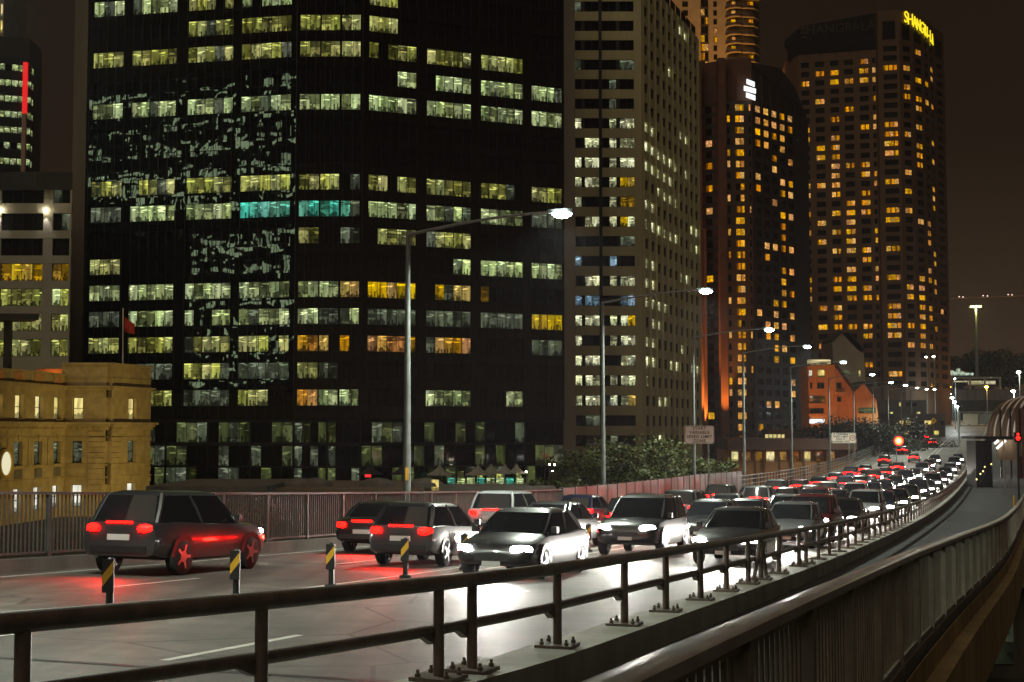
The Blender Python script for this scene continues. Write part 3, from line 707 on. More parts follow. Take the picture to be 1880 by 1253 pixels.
def facade(root, p0, p1, zs, win_h, bays, lit, wall, pier=None, recess=.22, frame=None, dark=None, quota=None, spandrels=True, piers=True, top=None, bottom=None, bar=.06, transom=None, glaz=None, pane_name='pane'):
    """p0->p1 left to right seen from outside; zs: sill heights; bays: (a0,a1,panes); lit(i,j,k) -> material key or None"""
    p0, p1 = Vector((p0[0],p0[1],0)), Vector((p1[0],p1[1],0)); e = (p1-p0); Lw = e.length; e.normalize(); rz = math.atan2(e.y, e.x)
    out = Vector((e.y,-e.x,0)); frame = frame or M['frame_d']; dark = dark or M['pane_dark']; pier = pier or wall
    own = glaz is None; glaz = glaz or MB()
    zt = top if top is not None else zs[-1]+win_h+1.0; zb = bottom if bottom is not None else zs[0]-1.0
    for i, z in enumerate(zs):
        for j, (a0, a1, n) in enumerate(bays):
            w = a1-a0; pw = w/n
            mats = [lit(i,j,k) for k in range(n)]
            o = None
            if any(mats) or quota is None or quota.n > 0:
                o = put('window', frame_mesh(w, win_h, n, frame, bar, transom), root, p0+e*a0+out*.06+Vector((0,0,z)), rz)
            for k in range(n):
                if mats[k] and (quota is None or quota.n > 0):
                    put(pane_name, pane_mesh(pw, win_h), o, (k*pw,.02,0), local=True, mat=M[mats[k]])
                    if quota: quota.n -= 1
                else:
                    q = p0+e*(a0+k*pw)+out*.03
                    Mx = Matrix.Translation((q.x,q.y,z)) @ Matrix.Rotation(rz,4,'Z')
                    glaz.box(.0,-.012,0,pw,.012,win_h,Mx)
    if spandrels:
        edges = [zb] + [v for z in zs for v in (z, z+win_h)] + [zt]
        for a, b in zip(edges[0::2], edges[1::2]):
            if b-a > .02: box_part('spandrel', Lw, 0, recess, b-a, wall, root, p0+Vector((0,0,a)), rz)
    if piers:
        ed = [0] + [v for a0,a1,n in bays for v in (a0,a1)] + [Lw]
        for a, b in zip(ed[0::2], ed[1::2]):
            if b-a > .03: box_part('pier', b-a, 0, recess-.02, zt-zb, pier, root, p0+e*a+Vector((0,0,zb)), rz)
    if own and glaz.v: tag(glaz.build('glazing', dark, root), kind='stuff')
def core(root, poly, z0, z1, mat, name='core'):
    return MB().prism(poly, z0, z1).build(name, mat, root)

# --- dark glass tower
bl = thing('glass_tower', 'dark glass office tower with scattered lit floors behind the first lamp', 'building', (-28,210,0))
A = [(-63.7,212),(-31.4,205),(-21.8,205),(7.9,218)]
def inner(p): return p
core(bl, [A[0],A[1],A[2],A[3],(4,250),(-62,250)], 0, 96, M['frame_d'])
FL = 3.92; zs = [22.5-1.2+FL*k for k in range(-2,16)]
ROWS = {14:'wwww|yyy|y...', 13:'wwyw|...|Y...', 12:'..yy|yyy|Y...', 11:'yyyy|yyy|yyy.', 10:'....|...|Vwww', 9:'wwww|www|wwww', 8:'....|...|....', 7:'....|...|....', 6:'yyyy|yyy|yyyy',
        5:'dwwt|ttt|wwwd', 4:'....|y.d|Uy..', 3:'y...|...|.Vww', 2:'wwww|wwa|aaE.', 1:'dwww|wdw|dddF', 0:'yyyy|oao|oo.d', -1:'ddyd|yd.|....', -2:'yydY|oww|.wV.'}
def litA(face):
    def f(i, j, k):
        row = ROWS.get(i-2)
        if not row: return None
        c = row.split('|')[face][j]
        if c == '.': return None
        if c == 'Y': return 'L_y' if k < 3 else None
        if c == 'V': return 'L_w' if k >= 3 else None
        if c == 'U': return 'L_y' if k >= 1 else None
        if c == 'E': return 'L_a' if k == 0 else None
        if c == 'F': return 'L_a'
        if rnd.random() < .03: return None
        if rnd.random() < .06: return 'L_d'
        return 'L_'+c
    return f
qa = Quota(330); gz = MB()
facade(bl, A[2], A[3], zs, 2.4, [(.9,8.3,5),(9.9,17.1,5),(18.6,25.6,5),(27.0,32.2,4)], litA(2), M['tower_spandrel'], recess=.25, dark=M['tower_pane'], quota=qa, bottom=11.6, top=96, glaz=gz)
facade(bl, A[1], A[2], zs, 2.4, [(.4,3.4,2),(3.5,6.3,2),(6.5,9.3,2)], litA(1), M['tower_spandrel'], recess=.25, dark=M['tower_pane'], quota=qa, bottom=11.6, top=96, glaz=gz)
qa2 = Quota(300)
facade(bl, A[0], A[1], zs, 2.4, [(.5,5.5,3),(6.9,14.1,5),(15.9,23.1,5),(24.4,32.2,5)], litA(0), M['tower_spandrel'], recess=.25, dark=M['tower_pane'], quota=qa2, bottom=11.6, top=96, glaz=gz)
tag(gz.build('glazing', M['tower_pane'], bl), kind='stuff')
for a_, b_, n_ in ((A[0],A[1],23),(A[1],A[2],7),(A[2],A[3],23)):
    a3, b3 = Vector((*a_,0)), Vector((*b_,0)); e3 = (b3-a3); L3 = e3.length; e3.normalize()
    for q in range(n_+1): box_part('mullion', .05, .25, .31, 84.4, M['mull'], bl, a3+e3*(L3*q/n_-.025)+Vector((0,0,11.6)), math.atan2(e3.y,e3.x))
# podium curtain wall: two tall storeys with fine mullions
zp = [1.6, 4.75, 8.15]
def litP(i,j,k):
    r = rnd.random()
    return 'L_p' if r < .24 else ('L_d' if r < .40 else None)
for a, b, n in ((A[0],A[1],5),(A[1],A[2],2),(A[2],A[3],5)):
    Lw = (Vector(a)-Vector(b)).length
    facade(bl, a, b, zp, 3.0, [(.1+Lw*q/n, Lw*(q+1)/n-.1, 4) for q in range(n)], litP, M['frame_d'], recess=.12, quota=Quota(70), bottom=0, top=11.6)
def pier_col(a, w, d, z1, name='corner_pier', mat=None):
    MB().box(a[0]-w/2, a[1]-.6, 0, a[0]+w/2, a[1]+d, z1).build(name, mat or M['pierconc'], bl)
pier_col((at(143,600,213).x, 212.5), 2.0, 6, 96); pier_col((at(1045,600,219).x, 218.4), 1.9, 6, 96)

# --- beige office block
bl = thing('beige_office_block', 'beige office block with ribbon windows right of the dark tower', 'building', (23,262,0))
B0, B1, B2 = (at(1055,600,256).x,256), (at(1176,600,256).x,256), (at(1281,600,298).x,298)
core(bl, [B0,B1,B2,(B0[0]+12,320),(B0[0]-6,290)], 0, 92.5, M['frame_d'])
zs = [zat(810,256)-.9+3.6*k for k in range(25)]
LB = {}
def litB(i,j,k):
    # i counts up from the street
    full = i in (2,3,4,5,6,8,11,12,13,14,15); 
    if i == 9 or i == 7: p, key = .85, 'L_b' if i in (7,9) else 'L_B'
    elif full: p, key = .86, 'L_B'
    elif i == 16: p, key = .5, 'L_B'
    elif i > 16: p, key = .16, 'L_d'
    elif i in (0,10): p, key = .3, 'L_d'
    else: p, key = .25, 'L_d'
    if (i,j) not in LB: LB[i,j] = rnd.random()
    if k == 2 and j == 1: return None
    if j == 2 and k == 0: return None
    if LB[i,j] > p: return None
    if key == 'L_B' and rnd.random() < .08: return 'L_a'
    return key
e0 = 256/F
facade(bl, B0, B1, zs, 1.9, [(.1,1.35,1),(1.9,4.55,2),(5.1,7.7,2),(8.3,11.0,2)], litB, M['beige'], pier=M['mull'], recess=.3, quota=Quota(150), bottom=0, top=92.5)
MB().box(at(1103.5,600,256).x-.28, 255.55, 0, at(1103.5,600,256).x+.28, 256.0, 92).build('dark_rib', M['frame_d'], bl)
MB().box(at(1172,600,256).x-.6, 255.5, 0, at(1180,600,256).x, 257.5, 93.0).build('corner_pier', M['beige'], bl)
LB2 = {}
def litB2(i,j,k):
    if (i,j//2) not in LB2: LB2[i,j//2] = rnd.random()
    p = .58 if (2 <= i <= 7 or 11 <= i <= 16) else (.2 if i > 20 else .10)
    if LB2[i,j//2] > p: return None
    return 'L_B' if rnd.random() < .8 else None
LwB = (Vector(B2)-Vector(B1)).length; nb = 10; bw = (LwB-.8)/nb
facade(bl, B1, B2, zs, 1.9, [(.8+q*bw+.42, .8+(q+1)*bw-.42, 2) for q in range(nb)], litB2, M['beige'], recess=.35, quota=Quota(300), bottom=0, top=92.5)
eB = (Vector(B2)-Vector(B1)).normalized(); rzB = math.atan2(eB.y,eB.x)
for q in range(nb+1):
    p = Vector(B1)+eB*(.8+q*bw-.09); box_part('rib', .2, .3, .72, 93.0, M['beige'], bl, (p.x,p.y,0), rzB)
MB().prism([(B0[0]-.3,B0[1]-.4),(B1[0]+.2,B1[1]-.4),(B2[0]+.5,B2[1]),(B0[0]+12,321),(B0[0]-6,291)], 92.5, 93.4).build('roof_parapet', M['beige'], bl)

# --- brown hotel with uplit piers and white emblem
bl = thing('brown_hotel', 'dark brown hotel tower with orange uplit piers and white roof emblem', 'building', (58,370,0))
def PX(px, d): return (at(px,600,d).x, d)
C0, C1, C2, C3 = PX(1276,366), PX(1335,360), PX(1384,360), PX(1487,380)
ztop = zat(108,360)
core(bl, [C0,C1,C2,C3,(C3[0]+3,410),(C0[0]+4,410)], 0, zat(190,362), M['brown'])
zs = [zat(828,360)-.8+2.92*k for k in range(32)]
zs = [z for z in zs if z < zat(190,360)-1.2]
def litC(face):
    def f(i,j,k):
        if i < 1: return None
        p = {0:.16,1:(.0,.88,.12)[min(j,2)] if j else .45,2:.52}[face]
        if face == 2 and i > len(zs)-3: p = .9
        if face == 2 and i < 8: p = .08
        return 'L_h' if rnd.random() < p else None
    return f
facade(bl, C0, C1, zs, 1.75, [(.8,2.0,1),(3.7,5.7,1)], litC(0), M['browndk'], pier=M['brown'], recess=.3, bottom=0, top=zat(190,362))
k = 360/F
facade(bl, C1, C2, zs, 1.75, [(.4,1.2,1),(2.5,4.75,2),(6.0,6.5,1)], litC(1), M['browndk'], pier=M['browndk'], recess=.25, bottom=0, top=zat(190,362))
Lw = (Vector(C3)-Vector(C2)).length
facade(bl, C2, C3, zs, 1.75, [(1.3+3.9*q,1.3+3.9*q+2.5,1) for q in range(5)], litC(2), M['browndk'], pier=M['browndk'], recess=.25, bottom=0, top=zat(190,362))
# crown with splayed shoulders
MB().prism([C0,(C1[0]+3,C1[1]-.5),(C2[0],C2[1]-.5),(C2[0]+3,400),(C0[0]+4,400)], zat(190,362), zat(112,362)).build('crown', M['brown'], bl)
sh = MB(); z1 = zat(190,362); z2 = zat(118,362); z3 = zat(150,365)
a, b, c2_, d_ = Vector((*C2,0)), Vector((*PX(1438,366),0)), Vector((*PX(1466,372),0)), Vector((*C3,0))
front = [(a,z1),(d_,z1),(c2_,z3),(b,z2),(a,z2)]
vs = [Vector((p.x,p.y,z)) for p,z in front] + [Vector((p.x+3,p.y+26,z)) for p,z in front]
sh.add(vs, [(0,1,2,3,4),(9,8,7,6,5)] + [(i,(i+1)%5,(i+1)%5+5,i+5) for i in range(5)]).build('sloped_shoulder', M['browndk'], bl)
eC = (d_-a).normalized(); rzC = math.atan2(eC.y,eC.x)
for q in range(7): 
    p = a+eC*(.4+3.9*q); box_part('fin', .6, 0, .45, z3-z1+4-q*.9 if q < 6 else 3, M['browndk'], bl, (p.x,p.y,z1-2), rzC)
for q, px in enumerate((1284.5,1327.5)):   # broad lit piers
    x = at(px,600,363-q*3).x; MB().box(x-.7-q*.25, 361.0-q*3, 0, x+.7+q*.25, 364-q*3, zat(112,361)).build('uplit_pier', M['brown'], bl)
x = at(1295,600,360).x; MB().box(x-.35,359.4,0,x+.35,361,zat(420,360)).build('light_fin', M['brown'], bl)
em = glow('emblem_white', (.92,1.0,.98), 1.3)
zc0 = zat(165,358)
for q, (dx, w) in enumerate(((.1,2.0),(-.1,3.0),(.1,2.3))):
    z0 = zc0 + (1-q)*1.75; x0 = at(1378,165,358).x + dx - w/2 - .1
    MB().add([(x0,357.6,z0+.95),(x0+w,357.6,z0+.15),(x0+w,357.6,z0-.75-.3),(x0,357.6,z0+.05-.25),(x0,358.2,z0+.95),(x0+w,358.2,z0+.15),(x0+w,358.2,z0-.75-.3),(x0,358.2,z0+.05-.25)],
             [(0,1,2,3),(7,6,5,4),(0,4,5,1),(1,5,6,2),(2,6,7,3),(3,7,4,0)]).build('emblem_bar', em, bl)
MB().box(C1[0]-3, 345, 0, C3[0]+6, 358, 8.2).build('podium', M['brown'], bl)

# --- curved hotel with rooftop sign
bl = thing('curved_hotel', 'tall brown hotel tower with curved end and glowing rooftop lettering', 'building', (105,462,0))
D = 457
D0, D1, D1b = PX(1447,472), PX(1473,464), PX(1617,D)
k = D/F
cv = [PX(1620,D-2), PX(1660,D-3.5), PX(1683,D-1), PX(1703,D+4), PX(1714,D+9), PX(1722,D+16), PX(1742,D+24)]
zr = zat(62,D)
core(bl, [D0,D1,D1b]+cv+[(cv[-1][0]+2,500),(D0[0]+4,505)], 0, zat(92,D), M['hotel'])
zs = [zat(705,D)-.9+3.1*q for q in range(36)]
zs = [z for z in zs if z < zat(88,D)]
colp = {}
def litD(off, base):
    def f(i,j,k):
        key = (off,i,j)
        if key not in colp: colp[key] = rnd.random()
        if i < 4: return 'L_h' if colp[key] < .06 else None
        return 'L_h' if colp[key] < base else None
    return f
qd = Quota(300); gz = MB()
Lw = (Vector(D1b)-Vector(D1)).length; u = Lw/144.
facade(bl, D1, D1b, zs[:-1], 1.75, [(u*4,u*19,2),(u*30,u*47,2),(u*58,u*74,2),(u*84,u*101,2),(u*112,u*129,2),(u*136,u*142,1)], litD(0,.36), M['hotel'], recess=.3, quota=qd, bottom=0, top=zat(92,D), glaz=gz)
facade(bl, cv[0], cv[1], zs, 1.75, [(1.6,5.9,3)], litD(1,.5), M['hotel'], recess=.3, quota=qd, bottom=0, top=zat(84,D), glaz=gz)
for q in range(1,6):
    Lq = (Vector(cv[q+1])-Vector(cv[q])).length
    facade(bl, cv[q], cv[q+1], zs, 1.75, [(Lq*.24,Lq*.8,2)], litD(q+1,.42), M['hotel'], recess=.25, quota=qd, bottom=0, top=zat(84,D), glaz=gz)
tag(gz.build('glazing', M['hoteldk'], bl), kind='stuff')
Ltop = PX(1452,468)
MB().prism([Ltop, PX(1617,D+.6), (PX(1617,D)[0]+2,490),(Ltop[0]+4,495)], zat(92,D), zat(68,D)).build('attic', M['hoteldk'], bl)
eM = (Vector(D1b)-Vector(D1)).normalized(); rzM = math.atan2(eM.y,eM.x); LM = (Vector(D1b)-Vector(Ltop)).length
zA = zat(68,D)
slabm = MB(); fr0 = [(-1.0,zA+.05),(LM,zA+.05),(LM-.5,zat(19,D)),(LM*.16,zat(33,D)),(-1.0,zat(58,D))]
vs = [Vector((Ltop[0],Ltop[1],0))+Vector((eM.x*a_+(0 if y==0 else -eM.y*24), eM.y*a_+(0 if y==0 else eM.x*24), z)) for y in (0,1) for a_,z in fr0]
slabm.add(vs, [(0,1,2,3,4),(9,8,7,6,5)]+[(i,(i+1)%5,(i+1)%5+5,i+5) for i in range(5)]).build('mansard', M['hoteldk'], bl)
MB().lathe([(12.5,0),(11.5,1.3),(8.,2.6),(3.,3.2)], 20, (at(1545,20,482).x,482,zat(34,D))).build('roof_dome', M['brown'], bl, True)
cr_ = MB().prism(cv+[(cv[-1][0]-1,496),(cv[0][0]+2,496)], zat(92,D), zat(24,D)).build('crown', M['hotel'], bl)
for q in range(0,6):
    Lq = (Vector(cv[q+1])-Vector(cv[q])).length; eq = (Vector(cv[q+1])-Vector(cv[q])).normalized(); p = Vector(cv[q])+eq*Lq*.22
    box_part('crown_window', Lq*.6, 0, .06, 6.0, M['hoteldk'], bl, (p.x,p.y,zat(77,D)), math.atan2(eq.y,eq.x))
eD = (Vector(D1b)-Vector(D1)).normalized()
for q in range(4):
    p = Vector(D1)+eD*(u*(5+27*q)); z = zat(84,D)
    box_part('slot', u*18, 0, .32, .5, M['hoteldk'], bl, (p.x,p.y,z), math.atan2(eD.y,eD.x)); p2 = p+eD*u*8.4; box_part('slot', u*1.4, 0, .32, 2.2, M['hoteldk'], bl, (p2.x,p2.y,z-2.25), math.atan2(eD.y,eD.x))
# rooftop letters follow the curve
sg = glow('sign_letters_yellow', (1.0,.78,.02), 1.15)
sgo = bpy.data.objects.new('roof_sign', None); C.objects.link(sgo); sgo.parent = bl; sgo.matrix_parent_inverse = Matrix.Translation(-Vector(bl.location))
word = 'SHANGRI-LA'
spx = [1673,1681,1688.5,1695.5,1702,1707.5,1711,1713.8,1717,1720.5]
def curve_pt(px):
    best = None
    for (x0,y0),(x1,y1) in zip(cv, cv[1:]):
        for q in range(41):
            x, y = x0+(x1-x0)*q/40, y0+(y1-y0)*q/40; e = abs(940+F*x/y-px)
            if best is None or e < best[0]: best = (e, x, y, math.atan2(y1-y0, x1-x0))
    return best[1:]
for ch, px in zip(word, spx):
    x, y, a = curve_pt(px); n = Vector((math.sin(a), -math.cos(a), 0))
    o = text('letter', ch, 5.4, sg, (x+n.x*.6, y+n.y*.6, zat(27+ (px-1670)*.36+9, D)), (R(90),0,a), None, .15)
    o.parent = sgo
    o.scale = (.68,1,1)
sgd = surf('unlit_letters', (.055,.028,.02), .6, .1)
o = text('unlit_lettering', 'SHANGRI-LA', 4.3, sgd, (Ltop[0]+eM.x*LM*.57+eM.y*.2, Ltop[1]+eM.y*LM*.57-eM.x*.2, zat(43,D)), (R(90),0,rzM), None, .1); o.parent = bl; o.matrix_parent_inverse = Matrix.Translation(-Vector(bl.location))
lg = MB()
for q in range(3): lg.box(-1.6+.3*q, -.1, 1.6-1.5*q, 1.6-.2*q, .1, 2.6-1.5*q)
lg.build('unlit_emblem', sgd, bl, loc=(Ltop[0]+eM.x*LM*.19+eM.y*.2, Ltop[1]+eM.y*LM*.19-eM.x*.2, zat(50,D)))

# --- orange lit apartment tower behind
bl = thing('balcony_tower', 'orange-lit apartment tower with curved balconies behind the beige block', 'building', (68,520,0))
E = 515; ze = 130.0
E0, E1, E2 = PX(1222,E), PX(1340,E), PX(1400,E+6)
core(bl, [E0,E1,PX(1366,E-1.5),PX(1388,E),E2,(E2[0],550),(E0[0],550)], 0, 190, M['render_b'])
zs = [ze-14+3.3*q for q in range(18)]
for px0, px1, n, kk in ((1252,1264,1,.12),(1286,1301,2,.3),(1309,1317,1,.3)):
    x0, x1 = at(px0,50,E).x, at(px1,50,E).x
    facade(bl, (x0,E), (x1,E), zs, 1.9 if n == 1 else 2.6, [(.15,x1-x0-.15,n)], lambda i,j,k,kk=kk: 'L_h' if rnd.random() < kk else None, M['render_b'] if n == 1 else M['browndk'], recess=.12, piers=False, spandrels=(n>1), bottom=ze-18, top=190)
for i in range(18):
    z = ze-15.2+3.3*i
    pts = [PX(1337,E-.2),PX(1345,E-2.2),PX(1356,E-3.2),PX(1366,E-2.8),PX(1369,E-2.2),PX(1380,E-2.2),PX(1391,E-1.4),PX(1399,E+1),PX(1402,E+5)]
    MB().prism(pts+[(pts[-1][0]-.5,E+12),(pts[0][0]+1,E+12)], z, z+.35).build('balcony_slab', M['render_b'], bl)
    m = MB()
    for a, b in zip(pts[:-1], pts[1:]): m.add([(a[0],a[1],z+.35),(b[0],b[1],z+.35),(b[0],b[1],z+1.3),(a[0],a[1],z+1.3)], [(0,1,2,3)])
    m.build('balustrade', M['browndk'], bl)
    for a, b in ((1342,1352),(1357,1364),(1372,1382),(1386,1395)):
        if rnd.random() < .28:
            x0 = at(a,50,E).x; put('pane', pane_mesh(at(b,50,E).x-x0, 2.4), bl, (x0, E-.9 if a < 1380 else E-.2, z+.4), mat=M['L_h'])

# --- pale banded office at the left edge and the tower behind it
bl = thing('banded_office', 'pale banded office block with warm lit rooms at far left', 'building', (-62,192,0))
G = 192
G0, G1 = PX(-30,G), PX(129,G)
core(bl, [G0,G1,(G1[0]-6.5,208),(G0[0]-6.5,208)], 0, zat(378,G), M['frame_d'])
zs = [zat(655,G)+3.42*q for q in range(7)]; zs[6] += .3
m_ = G/F
def litG(i,j,k):
    if i >= 4: return None if rnd.random() > .06 else 'L_d'
    return ('L_y' if i != 3 else 'L_a') if rnd.random() < .9 else 'L_w'
facade(bl, G0, G1, zs, 2.35, [(.1,2.0,1),(2.2,7.9,4),(9.2,11.5,2)], litG, M['pale'], recess=.4, bottom=0, top=zat(350,G), quota=Quota(200))
MB().prism([(G0[0],G-.6),PX(60,G-1.2),(G1[0],G-.2),(G1[0]-6,207),(G0[0]-6,207)], zat(350,G), zat(318,G)).build('roof_crown', M['roofdk'], bl)
for px in (0, 83):
    lx = at(px,390,G-.75); MB().lathe([(.16,0),(.16,.5)], 8, (lx.x,G-.75,lx.z)).build('wall_lamp', M['lampwarm'], bl)
    spot('facade_light', (lx.x, G-.75, lx.z-.1), (lx.x, G-.45, lx.z-6), 260, (1,.93,.85), 60, .6, .05, bl)
bl = thing('striped_tower', 'distant curved tower with white lit floors and red light strip', 'building', (-115,335,0))
H = 335
H0, H1, H2 = PX(-40,H-4), PX(44,H), PX(66,H+10)
core(bl, [H0,H1,H2,(H2[0]-10,370),(H0[0]-10,370)], 0, zat(108,H), M['frame_d'])
MB().prism([H0,H1,H2,(H2[0]-10,370),(H0[0]-10,370)], zat(108,H), zat(72,H)).build('roof_crown', M['browndk'], bl)
zs = [zat(305,H)+3.75*q for q in range(-3,7)]
facade(bl, H0, H1, zs, 1.6, [(.2+1.5*q,1.6+1.5*q,1) for q in range(7)], lambda i,j,k: 'L_w' if rnd.random() < .85 else None, M['frame_d'], recess=.2, bottom=10, top=zat(108,H))
facade(bl, H1, H2, zs, 1.6, [(.4+1.5*q,1.7+1.5*q,1) for q in range(2)], lambda i,j,k: 'L_w' if rnd.random() < .85 else None, M['frame_d'], recess=.2, bottom=10, top=zat(108,H))
x = at(45,200,H-1.5); MB().box(x.x-.45,H-1.9,zat(330,H),x.x+.45,H-.9,zat(212,H)).build('fin', surf('fin_paint',(.5,.3,.22),.7,.1), bl)
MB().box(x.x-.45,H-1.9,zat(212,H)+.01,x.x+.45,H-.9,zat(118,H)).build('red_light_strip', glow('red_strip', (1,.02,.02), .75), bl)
bl = thing('slim_tower', 'sliver of a warm lit tower at the top left corner', 'building', (at(-10,30,420).x,420,0))
MB().box(at(-60,30,420).x,420,0,at(7,30,420).x,440,zat(-60,420)).build('wall', M['render_b'], bl)
for q in range(4): MB().box(at(2,30,420).x,419.9,zat(60,420)+q*5,at(5,30,420).x,420.0,zat(60,420)+q*5+3.6).build('window', M['L_s'], bl)

# --- sandstone customs building
bl = thing('sandstone_building', 'floodlit sandstone building with cornices and balustrade at lower left', 'building', (-50,165,0))
K0, K1, K2, K3 = PX(-60,142), PX(118,166), PX(200,166), PX(272,175)
K0 = (-54.9,139.5)
WS = M['stone']
core(bl, [K0,K1,K2,K3,(-52.6,200),(-75,200),(-75,K0[1])], 0, zat(700,160), M['stone'], 'inner_wall')
def kz(py): return zat(py,164)
zs3 = [kz(932), kz(851), kz(770)]
KH = 2.55
keys = ['L_sw','L_s','L_sw','L_s']
def litK(i,j,k):
    if i == 1: return 'L_d' if rnd.random() < .5 else None
    return ('L_s' if i == 2 else 'L_sw')
def stone_face(a, b, bays):
    facade(bl, a, b, zs3, KH, bays, litK, WS, recess=.55, bottom=0, top=kz(716), frame=M['frame_d'], bar=.07, transom=.5, dark=M['pane_dark'])
LwK = (Vector(K1)-Vector(K0)).length
wins = [LwK-2.6-5.05*q for q in range(5)][::-1]
stone_face(K0, K1, [(w-1.05,w+1.05,1) for w in wins]); stone_face(K1, K2, [(1.3,2.5,1)])
LwK3 = (Vector(K3)-Vector(K2)).length
stone_face(K2, K3, [(LwK3*.42,LwK3*.42+1.9,1)])
def band(z0, z1, dep, name, mat=WS, faces=((K0,K1),(K1,K2),(K2,K3))):
    for a, b in faces:
        a_, b_ = Vector((*a,0)), Vector((*b,0)); e = (b_-a_); Lw = e.length; e.normalize()
        ext = dep-.55 
        box_part(name, Lw+max(0,ext)*1.0, 0, dep, z1-z0, mat, bl, a_+Vector((0,0,z0)), math.atan2(e.y,e.x))
band(kz(790), kz(784.5), .75, 'architrave'); band(kz(784.3), kz(780), .95, 'cornice_bed'); band(kz(779.8), kz(775.5), 1.25, 'main_cornice')
band(kz(716), kz(711), .8, 'upper_cornice'); band(kz(710.8), kz(708), 1.0, 'upper_cornice_cap'); 
band(kz(855.5), kz(853), .68, 'string_course'); band(kz(878.5), kz(876), .68, 'string_course'); band(kz(803.5),kz(802), .64, 'string_course')
band(kz(707.8), kz(689), .5, 'parapet_wall', faces=((K0,K1),)); band(kz(688.9), kz(686), .62, 'parapet_coping', faces=((K0,K1),))
band(kz(707.8), kz(669), .5, 'parapet_wall', faces=((K1,K2),(K2,K3))); band(kz(668.9), kz(665), .7, 'parapet_coping', faces=((K1,K2),(K2,K3)))
band(kz(694), kz(692), .58, 'parapet_moulding', faces=((K1,K2),(K2,K3)))
# dentils under the cornice, panels, corner quoins
for a, b in ((K0,K1),(K1,K2),(K2,K3)):
    a_, b_ = Vector((*a,0)), Vector((*b,0)); e = (b_-a_); Lw = e.length; e.normalize(); rz = math.atan2(e.y,e.x); nq = int(Lw/.62)
    for q in range(nq): box_part('dentil', .3, .5, .9, .22, WS, bl, a_+e*(.2+q*.62)+Vector((0,0,kz(784.3)-.0-.23)), rz)
e = (Vector((*K1,0))-Vector((*K0,0))).normalized(); rz = math.atan2(e.y,e.x); out = Vector((e.y,-e.x,0))
for w in wins:
    p = Vector((*K0,0))+e*(w-.85)
    box_part('keystone', .5, .5, .7, .5, WS, bl, p+e*.6+Vector((0,0,kz(810)+.15)), rz)
    for dz in (kz(770),kz(851)): box_part('sill', 1.8, .5, .72, .14, WS, bl, p+Vector((0,0,dz-.16)), rz)
    box_part('pilaster', .45, .53, .66, kz(803.5)-kz(853), WS, bl, p+e*(-1.9)+Vector((0,0,kz(853))), rz)
    box_part('carved_panel', 1.9, .53, .62, kz(857.5)-kz(874), M['conc_d'], bl, p+e*-.1+Vector((0,0,kz(874))), rz)
    # parapet balusters; a glowing panel behind them stands in for orange terrace light
    for q in range(7): box_part('baluster', .14, .5, .62, .95, WS, bl, p+e*(-.55+q*.38)+Vector((0,0,kz(704))), rz)
    box_part('terrace_glow_panel', 2.6, .5, .51, .85, glow('terrace_orange_%d' % int(w*10), (1,.22,.03), .5), bl, p+e*-.55+Vector((0,0,kz(703.5))), rz)
for i in range(16):
    z = kz(930)+i*.62
    if z > kz(792): break
    for a, b, f0, f1 in ((K2,K3,.0,.25),(K2,K3,.80,1.0),(K1,K2,.62,1.0)):
        a_, b_ = Vector((*a,0)), Vector((*b,0)); e2 = (b_-a_); Lq = e2.length; e2.normalize()
        box_part('quoin', Lq*(f1-f0)-(.25 if i%2 else 0), .53, .64, .53, WS, bl, a_+e2*(Lq*f0+.02)+Vector((0,0,z)), math.atan2(e2.y,e2.x))
# clock
pc = Vector((*K0,0)) + e*(LwK-16.2) + out*.72; Mx = Matrix.Translation((pc.x,pc.y,kz(846))) @ Matrix.Rotation(rz,4,'Z') @ Matrix.Rotation(R(90),4,'X')
def ringm(r0, r1, z0, z1, n=28):
    m = MB(); m.add([Mx @ Vector((r*math.cos(2*math.pi*j/n), r*math.sin(2*math.pi*j/n), z)) for r,z in ((r0,z0),(r0,z1),(r1,z1),(r1,z0)) for j in range(n)],
        [(l*n+j,l*n+(j+1)%n,((l+1)%4)*n+(j+1)%n,((l+1)%4)*n+j) for l in range(4) for j in range(n)]); return m
ck = ringm(1.55,1.25,-.2,.2).build('clock_surround', surf('gilt',(.6,.40,.08),.4,.1), bl, True)
ringm(1.25,.01,-.1,.05).build('clock_face', glow('clock_glow',(1,.93,.62),.8), bl)
# roof terrace bits
MB().prism([K0,K1,K2,K3,(-52.6,199),(-74,199),(-74,K0[1])], kz(707), kz(703)).build('roof', M['roofdk'], bl)
for (px,py,d,r) in ((80,666,175,1.5),(150,660,180,1.2),(255,662,181,.9)):
    p = at(px,py,d); MB().lathe([(r,0),(r*.9,r*.35),(r*.5,r*.7),(.1,r*.9)], 12, (p.x,p.y,kz(690))).build('terrace_shade', M['roofdk'], bl)
p = at(100,680,172); MB().box(p.x-2.2,p.y,kz(700),p.x+1.6,p.y+1,kz(672)).build('terrace_hut', M['render_o'], bl)
point('terrace_lamp', (p.x, p.y-1.2, kz(684)), 60, (1,.38,.08), .1, bl)
MB().tube([at(226,670,178)+Vector((0,0,-1)), at(226,566,178)], [.07,.035], 8)
fp = thing('flagpole', 'slim white flagpole with drooping red flag on the sandstone roof', 'flagpole', at(226,670,178)+Vector((0,0,-1.8)))
p = at(226,670,178)
MB().tube([p+Vector((0,0,-2)), at(226,566,178)], [.11,.06], 8).build('pole', surf('white_paint',(.75,.72,.66),.5,.1), fp, True)
fl = MB(); zt = at(226,582,178).z; n = 8
for i in range(n+1):
    q = i/n; y = p.y+.25*math.sin(q*7); 
    fl.v += [(p.x+.1+1.25*q, y, zt-.9*q**.8), (p.x+.1+1.2*q, y+.06*math.sin(q*9), zt-1.9-.3*q)]
fl.f = [(2*i,2*i+2,2*i+3,2*i+1) for i in range(n)]
